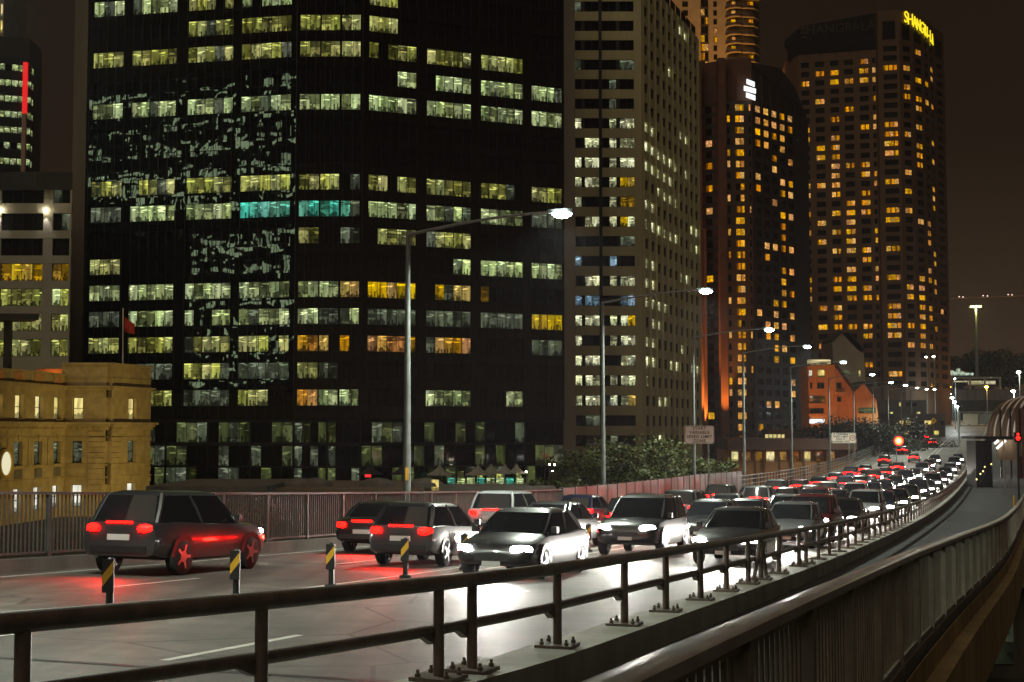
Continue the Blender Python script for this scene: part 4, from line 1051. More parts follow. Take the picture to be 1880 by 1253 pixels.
fl.build('flag', surf('red_flag',(.45,.035,.02),.8,.2), fp, True)
ca = thing('flat_canopy', 'dark flat canopy edge jutting in at the left frame edge', 'canopy', at(-20,600,150))
p = at(-20,575,150)
MB().prism([(p.x-3,p.y),(at(66,575,150).x,p.y+1),(at(60,575,154).x,p.y+4),(p.x-3,p.y+5)], zat(586,150), zat(575,150)).build('roof_slab', M['roofdk'], ca)
MB().box(at(12,600,152).x-.3,152,kz(700),at(12,600,152).x+.3,153,zat(586,150)).build('post', M['roofdk'], ca)

# --- office block across the water side that the dark tower's glass mirrors
bl = thing('waterfront_office', 'office block mirrored in the left face of the dark glass tower', 'building', (-212,-20,0))
MB().box(-318,-45,0,-162,-6,128).build('wall', M['browndk'], bl)
wm = MB()
for i in range(42):
    dens = rnd.choice((.05,.25,.45,.65,.75))
    for j in range(84):
        if rnd.random() > dens: continue
        x = -316+j*1.8; z = 4+i*2.9; wm.box(x,-6.0,z,x+1.25,-5.9,z+1.35)
tag(wm.build('lit_window', glow('mirrored_office_light', (.76,1.0,.58), 2.0), bl), kind='stuff')

# --- gabled terrace houses lit orange by the sodium lamps, and pale house behind
bl = thing('gabled_house', 'orange-lit stepped house with gabled end below the curved hotel', 'building', (at(1530,760,300).x,302,0))
d = 300
def xz(px, py, dd=d): q = at(px,py,dd); return (q.x, q.z)
def slab(name, pts, y0, y1, mat, root):
    k = len(pts); m = MB()
    m.add([(x,y0,z) for x,z in pts]+[(x,y1,z) for x,z in pts], [tuple(range(k)), tuple(range(2*k-1,k-1,-1))]+[(i,(i+1)%k,(i+1)%k+k,i+k) for i in range(k)])
    return m.build(name, mat, root)
zg = 0
wl = slab('front_wall', [(xz(1482,0)[0],zg),(xz(1533,0)[0],zg),xz(1533,670),xz(1482,672)], d, d+9, M['render_o'], bl)
slab('stair_wall', [(xz(1533,0)[0],zg),(xz(1566,0)[0],zg),xz(1566,717),xz(1548,693),xz(1533,671)], d+.6, d+9, M['render_o'], bl)
gb = slab('gable_wall', [(xz(1567,0)[0],zg),(xz(1607,0)[0],zg),xz(1607,735),xz(1583,704),xz(1567,720)], d-1.0, d+8, M['render_o'], bl)
for (x0,y0,x1,y1) in ((1533,670,1566,716),(1567,719.5,1583,703.5),(1583,703.5,1608,735)):
    a, b = xz(x0,y0), xz(x1,y1); m = MB()
    m.add([(a[0],d-1.3,a[1]+.05),(b[0],d-1.3,b[1]+.05),(b[0],d+9,b[1]+.05),(a[0],d+9,a[1]+.05),(a[0],d-1.3,a[1]+.35),(b[0],d-1.3,b[1]+.35),(b[0],d+9,b[1]+.35),(a[0],d+9,a[1]+.35)], [(0,3,2,1),(4,5,6,7),(0,1,5,4),(1,2,6,5),(2,3,7,6),(3,0,4,7)]).build('roof', M['roofdk'], bl)
for (x0,x1,y0,y1,mk,yy) in ((1485,1491,680,692,'L_sw',d),(1501,1514,679,692,'L_s',d),(1487,1491,703,714,None,d),(1500,1513,703,714,None,d),(1487,1515,727,740,'L_o',d),(1487,1512,750,759,None,d),(1534,1546,703,713,None,d+.6),(1534,1545,729,738,None,d+.6),(1574,1605,749,759,'L_p',d-1)):
    a, b = xz(x0,y1), xz(x1,y0); n = 2 if x1-x0 < 20 else 4
    w_ = put('window', frame_mesh(b[0]-a[0], b[1]-a[1], n, M['frame_d']), bl, (a[0],yy-.06,a[1]))
    put('pane', pane_mesh(b[0]-a[0], b[1]-a[1]), w_, (0,.03,0), local=True, mat=M[mk] if mk else M['pane_dark'])
for (x0,x1,y0,y1) in ((1484,1515,741,748),(1484,1513,760,765),(1532,1548,720,726),(1484,1491,694,701),(1499,1514,694,701)):
    a, b = xz(x0,y1), xz(x1,y0); MB().box(a[0],d-.55,a[1],b[0],d-.004,b[1]).build('balcony', M['render_o'], bl)
a, b = xz(1486,778), xz(1513,770); MB().box(a[0],d-.5,a[1],b[0],d-.05,b[1]).build('shop_light', lit_mat('shop_light', (.9,.97,1.0), 1.6, 'office'), bl)
a, b = xz(1487,669), xz(1527,660); MB().box(a[0],d+1,a[1],b[0],d+3,b[1]).build('roof_terrace', lit_mat('terrace_light', (1,.75,.35), .8, 'office'), bl)
bl = thing('pale_gable_house', 'pale tall gabled house rising behind the orange house', 'building', (at(1558,660,330).x,334,0)); d = 330
slab('wall', [(xz(1528,0,d)[0],0),(xz(1586,0,d)[0],0),xz(1586,650,d),xz(1576,644,d),xz(1545,612,d),xz(1528,628,d)], d, d+12, M['render_b'], bl)
for (x0,y0,x1,y1) in ((1557,613,1588,645),(1528,628,1545,611.5)):
    a, b = xz(x0,y0,d), xz(x1,y1,d); m = MB()
    m.add([(a[0],d-.3,a[1]),(b[0],d-.3,b[1]),(b[0],d+12,b[1]),(a[0],d+12,a[1]),(a[0],d-.3,a[1]+.4),(b[0],d-.3,b[1]+.4),(b[0],d+12,b[1]+.4),(a[0],d+12,a[1]+.4)], [(0,3,2,1),(4,5,6,7),(0,1,5,4),(1,2,6,5),(2,3,7,6),(3,0,4,7)]).build('roof', M['roofdk'], bl)
for (x0,x1,y0,y1,mk) in ((1549,1560,681,688,'L_p'),(1577,1579.5,681,692,'L_s')):
    a, b = xz(x0,y1,d), xz(x1,y0,d); put('window', pane_mesh(b[0]-a[0], b[1]-a[1]), bl, (a[0],d-.04,a[1]), mat=M[mk])
bl = thing('low_terrace', 'low brown terrace with glowing restaurant lights beyond the open railing', 'building', (at(1420,850,240).x,240,0)); d = 240
a, b = xz(1335,826,d), xz(1530,806,d); MB().box(a[0],d,a[1],b[0]+4,d+12,b[1]).build('roof_slab', M['brown'], bl)
a2 = xz(1335,846,d); MB().box(a2[0],d+3,0,b[0]+4,d+12,a[1]).build('back_wall', M['render_o'], bl)
for q in range(9):
    x = a2[0]+1+q*2.05; MB().box(x,d+2.86,a[1]-2.0,x+1.3,d+2.98,a[1]-.4).build('window', M['L_o'] if q%3 else M['L_s'], bl)
    if q % 2 == 0: MB().box(x-.5,d+.3,0,x-.2,d+.7,a[1]).build('column', M['brown'], bl)
for q, px in enumerate((1405,1416,1427)):
    a, b = xz(px,806,d-1), xz(px+9,798,d-1)
bl2 = thing('lit_annex', 'small dark annex with a short row of lit windows beside the brown hotel', 'building', (at(1420,790,330).x,330,0))
a, b = xz(1400,0,330), xz(1478,788,330); MB().box(a[0],330,0,b[0],338,b[1]).build('wall', M['browndk'], bl2)
for q in range(5):
    px = 1405+q*7.5; a, b = xz(px,806,330), xz(px+5.5,798,330); MB().box(a[0],329.94,a[1],b[0],329.99,b[1]).build('window', M['L_s'], bl2)
for i, (px0,px1,py,dd) in enumerate(((1609,1700,735,380),(1640,1735,760,350))):
    bl = thing('hillside_block', ('dim block with scattered window lights beneath the curved hotel','low dim block beside the lit round speed sign')[i], 'building', (at(px0,py,dd).x,dd,0))
    a, b = at(px0,py,dd), at(px1,py,dd); MB().box(a.x,dd,0,b.x,dd+14,a.z).build('wall', M['browndk'], bl)
    for q in range(26):
        px = rnd.uniform(px0+4,px1-8); z = rnd.choice([2.5*k+1.2 for k in range(2,int(a.z/2.5))] or [3])
        x = at(px,py,dd).x; MB().box(x,dd-.05,z,x+rnd.uniform(.6,1.3),dd-.005,z+1.1).build('window', M['L_s'] if rnd.random()<.45 else M['pane_dark'], bl)

# ------------------------------------------------------------------ terrace, cafe umbrellas, low roofs before the tower
mb = MB(); mb.box(-75,168,0.02,10,204,1.5); tag(mb.build('terrace_pavement', surf('terrace_paving',(.12,.10,.08),.8,.3,.6)), kind='structure')
um_c = surf('canvas',(.34,.33,.29),.85,.15,1.5)
def umbrella(px, d, r, mat, lab, zc=4.05):
    x = at(px,870,d).x; t = thing('cafe_umbrella', lab, 'umbrella', (x,d,1.5), 'cafe umbrellas before the glass tower')
    m = MB(); n = 16; prof = [(.05,1.35),(.25*r,.82),(.55*r,.42),(r,.0)]
    vs = [(x+rr*(1-.05*(j%2))*math.cos(2*math.pi*j/n), d+rr*(1-.05*(j%2))*math.sin(2*math.pi*j/n), zc+z-(.06*(j%2))) for rr,z in prof for j in range(n)]
    m.add(vs, [(i*n+j,i*n+(j+1)%n,(i+1)*n+(j+1)%n,(i+1)*n+j) for i in range(3) for j in range(n)]+[tuple(range(n))]).build('canopy', mat, t)
    MB().tube([(x,d,1.5),(x,d,zc+1.35)], .05, 8).build('pole', M['galv'], t)
    MB().lathe([(.4,0),(.4,.08),(.08,.12)], 10, (x,d,1.5)).build('base', M['black'], t)
ul = ['pale cafe umbrella nearest the first lamp pole','second pale cafe umbrella in front of the lit counter','third pale cafe umbrella in front of the lit counter','fourth pale cafe umbrella in the row','fifth pale cafe umbrella, beside the lit doorway']
for (px,d,r),lab in zip(((807,190,1.75),(878,190,1.75),(902,195,1.5),(927,195,1.5),(948,197,1.35)), ul): umbrella(px,d,r,um_c,lab)
ud = surf('dark_canvas',(.03,.03,.032),.85,.2)
umbrella(680,192,1.9,ud,'dark cafe umbrella above the small red sign'); umbrella(738,192,1.6,ud,'dark cafe umbrella hidden behind the first lamp pole')
cf = thing('cafe_counter', 'brightly lit glass cafe counter behind the pale umbrellas', 'counter', (-8,200,1.5))
x0, x1 = at(822,880,200).x, at(965,880,200).x
MB().box(x0,200,1.5,x1,201.5,2.6).build('counter', M['pale'], cf)
for q in range(8): 
    xa = x0+(x1-x0)*q/8; put('display', pane_mesh((x1-x0)/8-.3,1.3), cf, (xa,199.9,2.0), mat=M['L_t'] if q%3==0 else M['L_w'])
    if q%2: put('doorway', pane_mesh(.8,2.6), cf, (xa,201.6,1.6), mat=M['L_y'])
for i, (px,py) in enumerate(((1009,855),(1018,855),(966,868),(1014,867))):
    p = at(px,py,196); t = thing('wall_lamp', 'small white terrace lamp by the trees, %s of four' % ORD[i], 'lamp', p, 'terrace lamps')
    MB().lathe([(.09,0),(.12,.1),(.09,.2)], 8, p).build('globe', M['lampwarm'], t); MB().tube([(p.x,p.y,1.5),p],.03,6).build('stem', M['galv'], t)
sn = thing('red_shop_sign', 'small glowing red sign under the dark umbrella', 'sign', (at(676,874,190).x,190,1.5))
MB().box(at(670,874,190).x,190,zat(876.5,190),at(681,874,190).x,190.1,zat(871.5,190)).build('sign_face', glow('red_sign',(1,.03,.03),1.3), sn); MB().tube([(at(676,874,190).x,190.05,1.5),(at(676,874,190).x,190.05,zat(876,190))],.04,6).build('post', M['galv'], sn)
st = thing('station_roof', 'low brown flat roof with vents between the fence and the glass tower', 'building', (-14,95,0)); d = 95
MB().box(at(268,900,d).x,d,0,at(490,900,d).x,d+14,zat(893,d)).build('wall', M['conc_d'], st)
MB().box(at(490,900,d).x+.02,d+3,0,at(1030,900,d).x,d+18,zat(908,d)).build('low_wing', M['conc_d'], st)
MB().box(at(485,900,d).x,d+2.6,zat(908,d)+.01,at(770,900,d).x,d+19,zat(901,d)).build('roof_slab', surf('roof_slab',(.20,.14,.09),.8,.3,.6), st)
for px in (548,575,690,780): 
    x = at(px,900,d+6).x; MB().lathe([(1.3,0),(1.25,.25),(.8,.5),(.1,.62)], 14, (x,d+7,zat(901,d)+.0)).build('roof_vent', M['conc_d'], st)
MB().box(at(790,880,d).x-.25,d+6,zat(908,d),at(790,880,d).x+.25,d+6.1,zat(887,d)).build('lit_notice', M['L_s'], st)

# ------------------------------------------------------------------ trees
def tree(name, label, base, height, radius, nleaf, leaf, mat, seed, group, lobes=9, flat=.75, trunk=.35):
    r = random.Random(seed); t = thing(name, label, 'tree', base, group)
    th = height*trunk; top = Vector(base)+Vector((0,0,th)); cz = base[2]+th+(height-th)*.5
    tb = MB(); tb.tube([base, Vector(base)+Vector((.1*r.uniform(-1,1),.1,th*.6)), top], [height*.028,height*.022,height*.018], 8)
    cs = []
    for i in range(lobes):
        a = 2*math.pi*i/lobes + r.uniform(-.4,.4); q = r.uniform(.45,1.0)*radius
        c = Vector((base[0]+q*math.cos(a), base[1]+q*math.sin(a), cz + (height-th)*r.uniform(-.3,.33))); cs.append((c, radius*r.uniform(.27,.46)))
        tb.tube([top-Vector((0,0,.2)), (top+c)/2+Vector((0,0,.2)), c], [height*.012,height*.009,.02], 5)
    cs.append((Vector((base[0],base[1],cz+(height-th)*.28)), radius*.5))
    tb.build('trunk', M['bark'], t)
    m = MB()
    for i in range(nleaf):
        c, rr = cs[r.randrange(len(cs))]
        v = Vector((r.gauss(0,1),r.gauss(0,1),r.gauss(0,1))).normalized()*rr*(r.random()**.4)*r.uniform(.8,1.15); v.z *= flat
        p = c+v; ax = Vector((r.uniform(-1,1),r.uniform(-1,1),r.uniform(-.6,.6))).normalized(); bx = ax.cross(Vector((r.uniform(-1,1),r.uniform(-1,1),r.uniform(-1,1)))).normalized(); s_ = leaf*r.uniform(.6,1.3)
        m.add([p-ax*s_, p+bx*s_*.45, p+ax*s_, p-bx*s_*.45], [(0,1,2,3)])
    me = bpy.data.meshes.new('crown'); me.from_pydata(m.v,[],m.f); me.materials.append(mat); put('crown', me, t)
    return t
tl = ['bushy green tree behind the panelled barrier, nearest the glass tower','wide green tree behind the panelled barrier, beside the second lamp pole','tall green tree behind the barrier left of the START sign','dark green tree behind the barrier under the START sign','small bushy tree just right of the START sign']
for i, (px,d,py,rr,nl) in enumerate(((1055,112,826,3.4,4200),(1120,110,806,4.2,5200),(1185,114,800,4.6,5600),(1250,124,822,4.0,4200),(1312,132,836,2.6,2400))):
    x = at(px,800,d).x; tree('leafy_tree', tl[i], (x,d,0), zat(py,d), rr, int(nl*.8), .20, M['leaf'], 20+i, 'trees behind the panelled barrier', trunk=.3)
p = at(420,905,84); tree('shrub', 'low green shrub against the station wall behind the picket fence', (p.x,92.5,0), zat(897,92), 2.0, 1500, .16, M['leaf'], 55, None)
hl = ['first dark tree right of the curved hotel, on the slope','second dark tree on the slope below the orange house','third dark tree on the slope behind the BLANKED OUT sign','fourth dark tree on the slope by the lit speed sign','fifth dark tree on the slope behind the lamps']
for i, (px,d,py,rr) in enumerate(((1535,255,765,6.5),(1560,262,770,7),(1590,255,790,6),(1625,270,785,7),(1670,290,775,8))):
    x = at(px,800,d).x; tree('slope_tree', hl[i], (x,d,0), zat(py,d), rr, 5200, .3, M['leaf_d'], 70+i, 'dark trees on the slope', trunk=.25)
for i, (px,d,py,rr) in enumerate(((1752,640,672,11),(1785,650,655,13),(1818,660,652,13),(1842,665,644,14),(1868,660,655,14),(1900,650,662,14))):
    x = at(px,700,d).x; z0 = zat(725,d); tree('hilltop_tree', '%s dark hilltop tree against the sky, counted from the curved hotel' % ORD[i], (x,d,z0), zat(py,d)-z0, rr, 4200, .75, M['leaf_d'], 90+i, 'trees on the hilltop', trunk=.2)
hm = MB(); 
hp = [at(1690,735,620),at(1745,712,620),at(1830,716,620),at(1960,722,620),at(2100,735,620)]
hm.add([(p.x,620,0) for p in hp]+[(p.x,620,p.z) for p in hp]+[(p.x+20,760,p.z) for p in hp], [(i,i+1,6+i,5+i) for i in range(4)]+[(5+i,6+i,11+i,10+i) for i in range(4)])
tag(hm.build('hill', M['leaf_d']), kind='structure')

# ------------------------------------------------------------------ hilltop lights, mast, bridge cable line
t = thing('floodlight_mast', 'tall slim mast with cluster of lamps on the hilltop', 'mast', (at(1794,690,600).x,600,zat(692,600))); x = at(1794,690,600).x
MB().tube([(x,600,zat(692,600)),(x,600,zat(563,600))],[.75,.4],8).build('pole', M['galv'], t)
for dx in (-1.6,0,1.6): MB().box(x+dx-.6,599.3,zat(564.5,600),x+dx+.6,600.3,zat(561.5,600)).build('lamp', glow('mast_lamp_%d'%int(dx*10),(1,.92,.35),4), t)
MB().box(x-2.6,600.35,zat(565,600),x+2.6,600.6,zat(562,600)).build('crossbar', M['galv'], t)
point('mast_light', (x,598.5,zat(566,600)), 9000, (1,.9,.3), .5, t)
t = thing('crane_jib', 'thin lit crane jib reaching in from the right edge above the hill', 'crane', (at(1880,543,700).x,700,zat(543,700)))
a, b = at(1743,549.5,700), at(1990,540,700); MB().tube([a,b],.32,6).build('jib', surf('jib_paint',(.5,.26,.18),.6,.1), t)
for px,py in ((1761,546.5),(1768,547),(1805,544.5),(1813,545),(1851,542.5),(1858,543)): MB().lathe([(.1,0),(.4,.3),(.1,.7)],8,at(px,py,699)).build('lamp', glow('jib_lamp_%d'%px,(1,.75,.6),1.5), t)
a, b = at(1990,540,700), at(1990,720,700); MB().tube([a,b],1.0,6).build('mast', M['galv'], t)
t = thing('crown_pavilion', 'white illuminated pavilion with rounded domes on the hilltop', 'building', (at(1765,690,590).x,590,zat(691,590)))
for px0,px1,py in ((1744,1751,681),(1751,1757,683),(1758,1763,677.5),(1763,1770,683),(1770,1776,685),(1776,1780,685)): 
    a, b = at(px0,690,590), at(px1,py,590); MB().prism([(a.x,590),(b.x,590),(b.x,592),(a.x,592)], a.z, b.z).build('wall', lit_mat('pavilion_%d'%px0,(.72,.85,.66),1.0,'wash'), t)  # walls emit their own glow; the illumination is put into the material
    MB().lathe([((b.x-a.x)*.5,0),((b.x-a.x)*.4,.25),(.1,.5)],10,((a.x+b.x)/2,591,b.z)).build('dome', M['pale'], t)
a, b = at(1783,690,590), at(1787,685,590); MB().box(a.x,590,a.z,b.x,591,b.z).build('lit_sign', lit_mat('pavilion_sign',(.8,.95,.75),1.4,'wash'), t)
t = thing('bridge_deck', 'flat dark overbridge with a lit shelter crossing above the road', 'bridge', (at(1780,715,560).x,560,zat(720,560)))
a, b = at(1735,722,560), at(1900,716,560); MB().box(a.x,560,zat(735,560),b.x+10,575,zat(716,560)).build('deck', M['conc_d'], t)
MB().box(at(1745,700,560).x,561,zat(695,560),at(1840,694,560).x,566,zat(692,560)).build('shelter_roof', M['pale'], t)
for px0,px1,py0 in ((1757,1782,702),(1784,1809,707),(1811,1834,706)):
    a, b = at(px0,py0,560), at(px1,699,560); MB().box(a.x,564,a.z,b.x,564.2,b.z).build('glowing_wall', lit_mat('shelter_%d'%px0,(1,.85,.5),.8,'wash'), t)  # wall glows by itself in place of lamplight falling on it
for px in (1750,1783,1810,1838): MB().box(at(px,700,560).x-.3,561,zat(716,560),at(px,700,560).x+.3,561.6,zat(695,560)).build('column', M['pale'], t)
# single lamps far up the road
def far_lamp(px, py, d, mat, r, col, power, lab, base_s=None, size=.3):
    p = at(px,py,d); zb = max(0.0, zk(d)+ROAD if d < 560 else p.z-9)
    t = thing('roadside_lamp', lab, 'street lamp', (p.x,p.y,zb), 'lamps far up the road')
    MB().lathe([(r*.4,-r*.6),(r,-.1*r),(r,.2*r),(r*.4,r*.6)],10,p).build('lens', mat, t)
    MB().tube([(p.x+.2,p.y+.1,zb),(p.x+.2,p.y+.1,p.z+r*.5)],[.14,.09],7).build('pole', M['galv'], t)
    if power: point('lamp_light', p-Vector((0,1.2,.4)), power, col, size, t)
far_lamp(1743,711,500,M['lampamber'],.55,(1,.45,.08),2200,'amber lamp at the head of the climbing road')
far_lamp(1811,711,480,M['lampamber'],.6,(1,.45,.08),2200,'bright amber lamp above the sign gantry')
far_lamp(1870,684,330,M['lampwarm'],.5,(1,.95,.75),3000,'pale lamp at the right edge, higher of two')
far_lamp(1860,719,300,M['lampwarm'],.45,(1,.95,.75),2600,'pale lamp at the right edge, lower of two')
far_lamp(1700,656,420,M['lampwarm'],.35,(1,.9,.5),0,'left of twin yellow lamps before the curved hotel'); far_lamp(1714,655,420,M['lampwarm'],.4,(1,.9,.5),0,'right of twin yellow lamps before the curved hotel')
far_lamp(1753,696,520,M['lampwhite'],.3,(1,1,1),0,'tiny white lamp above the amber lamp')
# overhead white lights over the climb
for i, (px,py) in enumerate(((1737,718),(1743,724),(1748,731),(1752,739),(1757,747))):
    far_lamp(px,py,520-i*35,M['lampwhite'],.62-.05*i,(.9,1,.97),2600,'%s white lamp in the bright cluster over the climb' % ORD[i])
# sign gantry over the climb
t = thing('sign_gantry', 'grey overhead sign gantry spanning the climbing road', 'gantry', (at(1790,775,300).x,300,zk(316)))
for py in (757,782): a, b = at(1762,py,300), at(1845,py,300); MB().box(a.x,300,a.z-.12,b.x,300.3,a.z+.12).build('chord', M['galv'], t)
for px in (1763,1780,1797,1810,1825,1844): a = at(px,782,300); MB().box(a.x-.1,300.02,a.z,a.x+.1,300.28,zat(757,300)).build('strut', M['galv'], t)
a, b = at(1768,779,300), at(1795,760,300); MB().box(a.x,299.85,a.z,b.x,299.98,b.z).build('sign_back', M['pale'], t)
a, b = at(1798,779,300), at(1822,760,300); MB().box(a.x,299.85,a.z,b.x,299.98,b.z).build('sign_back', M['galv'], t)
for px in (1761,1846): a = at(px,790,300); MB().tube([(a.x,300.15,zk(300)-3),(a.x,300.15,zat(755,300))],.2,8).build('leg', M['galv'], t)
t = thing('warning_sign', 'small yellow diamond warning sign on the climb', 'sign', (at(1714,773,330).x,330,zk(330)))
p = at(1714,773,330); MB().box(-.55,-.03,-.55,.55,.03,.55, Matrix.Translation(p) @ Matrix.Rotation(R(45),4,'Y')).build('sign_board', M['yellow'], t); MB().tube([(p.x,330.1,zk(330)-1),(p.x,330.1,p.z)],.06,6).build('post', M['galv'], t)
MB().box(-.1,-.05,-.35,.1,-.035,.35, Matrix.Translation(p) @ Matrix.Rotation(R(20),4,'Y')).build('symbol', M['black'], t)

# ------------------------------------------------------------------ walkway end: dark shelter, arched mesh canopy, traffic light
d = 150
t = thing('walkway_shelter', 'dark flat-roofed shelter at the far end of the walkway', 'shelter', (at(1815,870,d).x,d,zk(157)-.3))
zb = zk(157)-.3; xa, xb = at(1792,860,d).x, at(1822,860,d).x
MB().box(xa,d,zb,xb,d+3,zat(810,d)).build('wall', M['black'], t)
MB().prism([(xa-.2,d-.5),(at(1868,800,d).x,d-.8),(at(1868,800,d).x,d+4),(xa-.2,d+4)], zat(806,d), zat(801.5,d)).build('roof', M['black'], t)
m = MB(); 
for q in range(12):
    a_ = at(1824+q*3,0,d+1.5); z0 = zat(848-1.1*q*q*.12,d); m.box(a_.x-.02,d+1.4,zat(845-.6*q,d),a_.x+.02,d+1.45,zat(808,d))
m.build('mesh_screen', M['handrail'], t)
MB().box(at(1824,0,d).x,d+1.6,zat(846,d),at(1858,0,d).x,d+1.7,zat(808,d)).build('back_panel', surf('tan_panel',(.42,.30,.19),.6,.2,1.), t)
for a_,b_ in (((1826,815),(1833,809)),((1830,824),(1846,809))):
    p, q = at(*a_,d+1.3), at(*b_,d+1.3); MB().tube([p,q],.14,8).build('light_tube', glow('tube_%d'%a_[0],(1,.95,.88),1.6), t)
MB().tube([(at(1823,0,d).x,d-.4,zb),(at(1823,0,d).x,d-.4,zat(806,d))],.07,8).build('post', M['pale'], t)
point('shelter_light', (at(1840,0,d).x,d+.4,zat(812,d)), 40, (1,.85,.65), .1, t)
t = thing('arched_canopy', 'arched ribbed canopy of steel hoops and mesh at the right edge', 'canopy', (at(1850,780,190).x,190,zk(198)-.3))
d = 185
for q, px in enumerate((1812,1818,1826,1837,1850,1862)):
    dd = d+14-q*3.0; pts = []
    for j in range(9):
        a_ = j/8*math.pi/2; pts.append(at(px+42*(1-math.cos(a_))+ (0), 803-66*math.sin(a_) - q*2.5*math.sin(a_), dd))
    MB().tube(pts, .16 if q > 1 else .08, 8).build('hoop', surf('hoop_paint_%d'%q,(.78,.70,.64) if q > 1 else (.3,.2,.14),.35,.1), t, True)
    if q > 0:
        m = MB(); m.add(prev+pts, [(i,i+1,10+i,9+i) for i in range(8)]); m.build('mesh_panel', surf('hoop_mesh_%d'%q,(.12,.06,.035),.6,.3,2.), t)
    prev = pts
point('canopy_light', at(1856,800,d-6), 330, (1,.88,.78), .2, t)
a, b = at(1820,800,d), at(1855,753,d); MB().box(a.x,d-9,zk(190)-.3,b.x,d-8.8,b.z).build('mesh_gate', surf('rust_mesh',(.24,.11,.075),.7,.3,2.), t)
for px in (1820,1838,1855): x = at(px,0,d-9.2).x; MB().box(x-.08,d-9.3,zk(190)-.3,x+.08,d-9.02,zat(752,d)).build('gate_post', M['black'], t)
t = thing('traffic_light', 'red traffic light hanging over the walkway end', 'traffic light', (at(1874,830,120).x,120,zk(126)-.3)); d = 120
p = at(1869,803,d); MB().box(p.x-.28,d,p.z-.42,p.x+.28,d+.3,p.z+.42).build('housing', M['black'], t)
MB().lathe([(.2,0),(.17,.05),(.02,.08)],14).build('red_lens', glow('red_lens',(1,.02,.01),2.2), t, loc=(p.x,d-.02,p.z-.08)).rotation_euler = (R(90),0,0)
MB().lathe([(.12,0),(.1,.05),(.02,.07)],12).build('red_lens', bpy.data.materials['red_lens'], t, loc=(p.x,d-.02,p.z+.25)).rotation_euler = (R(90),0,0)
MB().tube([(p.x+.1,d+.4,zk(126)-.3),(p.x+.1,d+.4,p.z+.5)],.09,8).build('post', M['black'], t)
for i, (px,py) in enumerate(((1793,882),(1800,872),(1805,867),(1820,854),(1808,859))):
    dd = 118+i*3; p = at(px,py,dd); t = thing('marker_lamp', '%s small yellow marker light by the walkway shelter' % ORD[i], 'marker light', (p.x,p.y,p.z-.25), 'marker lights by the shelter')
    MB().lathe([(.03,0),(.07,.06),(.03,.14)],8,p).build('lens', glow('marker_%d'%i,(1,.8,.25),2.5), t); MB().tube([(p.x,p.y,p.z-.7),p],.03,6).build('stem', M['black'], t)
t = thing('yellow_bollard', 'slim yellow bollard beside the walkway fence at right', 'bollard', (at(1861,875,95).x,95,zk(100)-.3))
p = at(1861,875,95); MB().lathe([(.07,0),(.07,1.0),(.02,1.06)],10,(p.x,95,zk(100)-.3)).build('post', M['yellow'], t)

# ------------------------------------------------------------------ quay below the walkway at right
m = MB(); tl_m = MB().box(0,0,0,1.16,1.16,.012).mesh('paving_tile', surf('paving',(.22,.17,.12),.8,.25,.9))
pv = MB(); pv.box(8,18,.001,40,130,.02); pvo = pv.build('pavement', surf('paving_bed',(.09,.08,.07),.9,.2)); tag(pvo, kind='structure')
for i in range(16):
    for j in range(16):
        put('tile', tl_m, pvo, (11.5+i*1.2, 33+j*1.2, .021))
t = thing('wharf_kiosk', 'low white flat-roofed kiosk on the quay below the walkway', 'kiosk', (21,62,0))
MB().box(17.5,58,0,34,66,3.7).build('wall', M['conc_d'], t); MB().box(16.8,57.3,3.71,35,66.6,4.05).build('roof', M['pale'], t)
MB().box(18.5,57.93,.6,20.2,57.99,2.9).build('window', M['L_d'], t); MB().box(22,57.93,.6,24,57.99,2.9).build('window', M['L_d'], t)
MB().box(19.4,60,4.06,22,63,5.0).build('roof_plant', M['galv'], t); MB().box(19.7,59.94,4.2,20.6,59.99,4.8).build('louvre', M['black'], t)
t = thing('ferry_shelter', 'white and red lit ferry wharf pavilion beyond the kiosk', 'building', (31,76,0))
MB().box(26.9,75,0,44,83,3.3).build('wall', M['pale'], t); MB().box(28.0,74.9,1.2,29.4,74.98,2.6).build('red_panel', surf('red_panel',(.6,.03,.025),.6,.1), t)
for q in range(3): MB().box(27.0+.30*q,74.85,.6,27.12+.30*q,74.97,3.2).build('stripe', surf('stripe_%d'%q,((.6,.05,.03),(.7,.5,.1),(.7,.7,.66))[q],.6,.1), t)
MB().box(26.7,74.3,3.31,45,84,3.6).build('roof', M['conc_d'], t)
for i, (px,py,dd) in enumerate(((1877,1018,70),(1878,992,78))):
    p = at(px,py,dd); t = thing('wharf_lamp', ('lower white lamp on the wharf at the right edge','upper white lamp on the wharf at the right edge')[i], 'street lamp', (p.x,p.y,0), 'wharf lamps')
    MB().lathe([(.08,-.1),(.16,0),(.08,.1)],10,p).build('lens', M['lampwhite'], t); MB().tube([(p.x+.25,p.y,0),(p.x+.25,p.y,p.z)],.08,8).build('pole', M['galv'], t)
    point('lamp_light', p-Vector((.1,.4,.3)), 700, (.95,1,.95), .12, t)
t = thing('wharf_post', 'thin grey post standing on the kiosk roof', 'post', (20.9,61,4.06)); p = at(1862,1022,61)
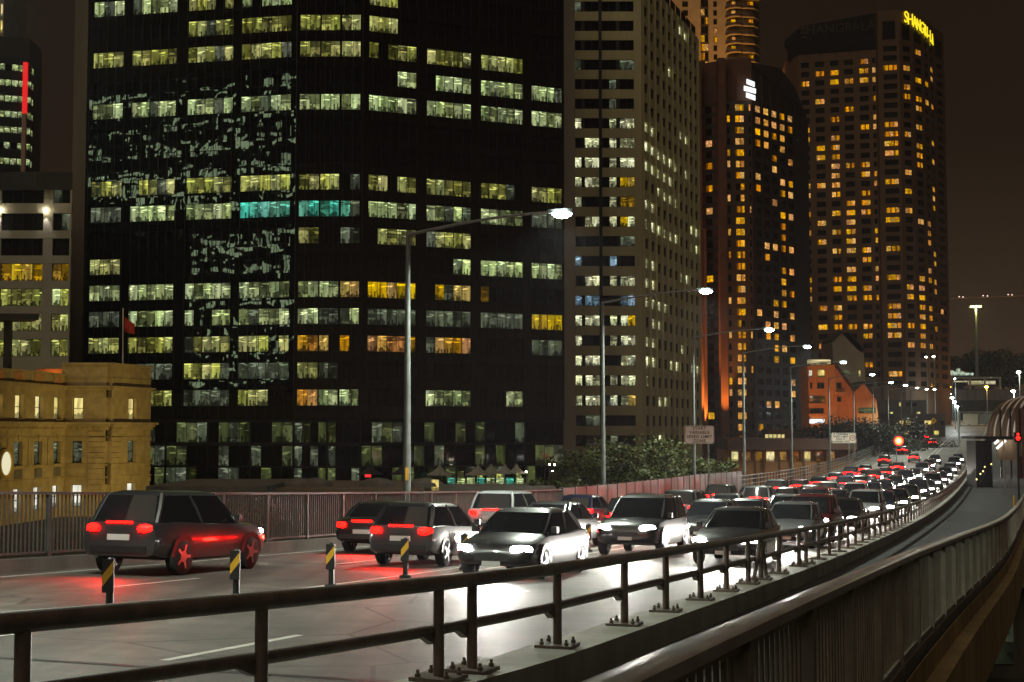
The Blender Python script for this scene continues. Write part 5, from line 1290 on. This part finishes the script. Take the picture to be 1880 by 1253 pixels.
MB().tube([(p.x,61.0,4.06),(p.x,61.0,p.z)],.07,8).build('pole', M['galv'], t)

# ------------------------------------------------------------------ floodlights of the buildings
AM = (1.0,.40,.07)
fl_ = bpy.data.objects['brown_hotel']
for q, px in enumerate((1284.5,1327.5)):
    x = at(px,600,360).x; spot('pier_uplight', (x+.2, 358.6-q*3, 9.0), (x, 361.6-q*3, 70), 160000 if q == 0 else 90000, (1,.33,.05), 40, .8, .15, fl_)
sb = bpy.data.objects['sandstone_building']
for (x,y,tx,ty,pw) in ((-36,140,-53,155,5200),(-33,150,-50,166,5200),(-30,160,-46,171,4800)):
    spot('facade_floodlight', (x,y,.8), (tx,ty,9.5), pw*.75, (1,.74,.24), 95, .7, .3, sb)
bt = bpy.data.objects['balcony_tower']
spot('facade_floodlight', (at(1290,300,480).x,480,70), (at(1310,0,E).x,E,140), 420000, (1,.42,.08), 80, .8, 1.0, bt)
bo = bpy.data.objects['beige_office_block']
for q in range(5):
    p = Vector((*B1,0))+Vector((eB.x,eB.y,0))*(1.0+q*2*bw)+Vector((eB.y,-eB.x,0))*1.0; spot('rib_uplight', (p.x,p.y,1.0), (p.x+.05,p.y,30), 1800, (.85,1.0,.85), 24, .7, .05, bo)
gh = bpy.data.objects['gabled_house']
spot('house_floodlight', (at(1500,830,280).x,280,3), (at(1530,720,300).x,300,16), 13000, (1,.34,.03), 100, .7, .3, gh)

# ------------------------------------------------------------------ thin night haze, added to put a faint halo round the lamps
hz = MB(); hz.box(-420,-60,-1,330,800,200); hzo = hz.build('haze', None); tag(hzo, kind='stuff')
hmz = bpy.data.materials.new('haze_air'); hmz.use_nodes = True; hn = hmz.node_tree; hn.nodes.clear()
ho = hn.nodes.new('ShaderNodeOutputMaterial'); hv = hn.nodes.new('ShaderNodeVolumePrincipled'); hv.inputs['Density'].default_value = HAZE; hv.inputs['Color'].default_value = (.9,.92,1,1); hv.inputs['Anisotropy'].default_value = .6
hn.links.new(hv.outputs[0], ho.inputs['Volume']); hzo.data.materials.append(hmz)
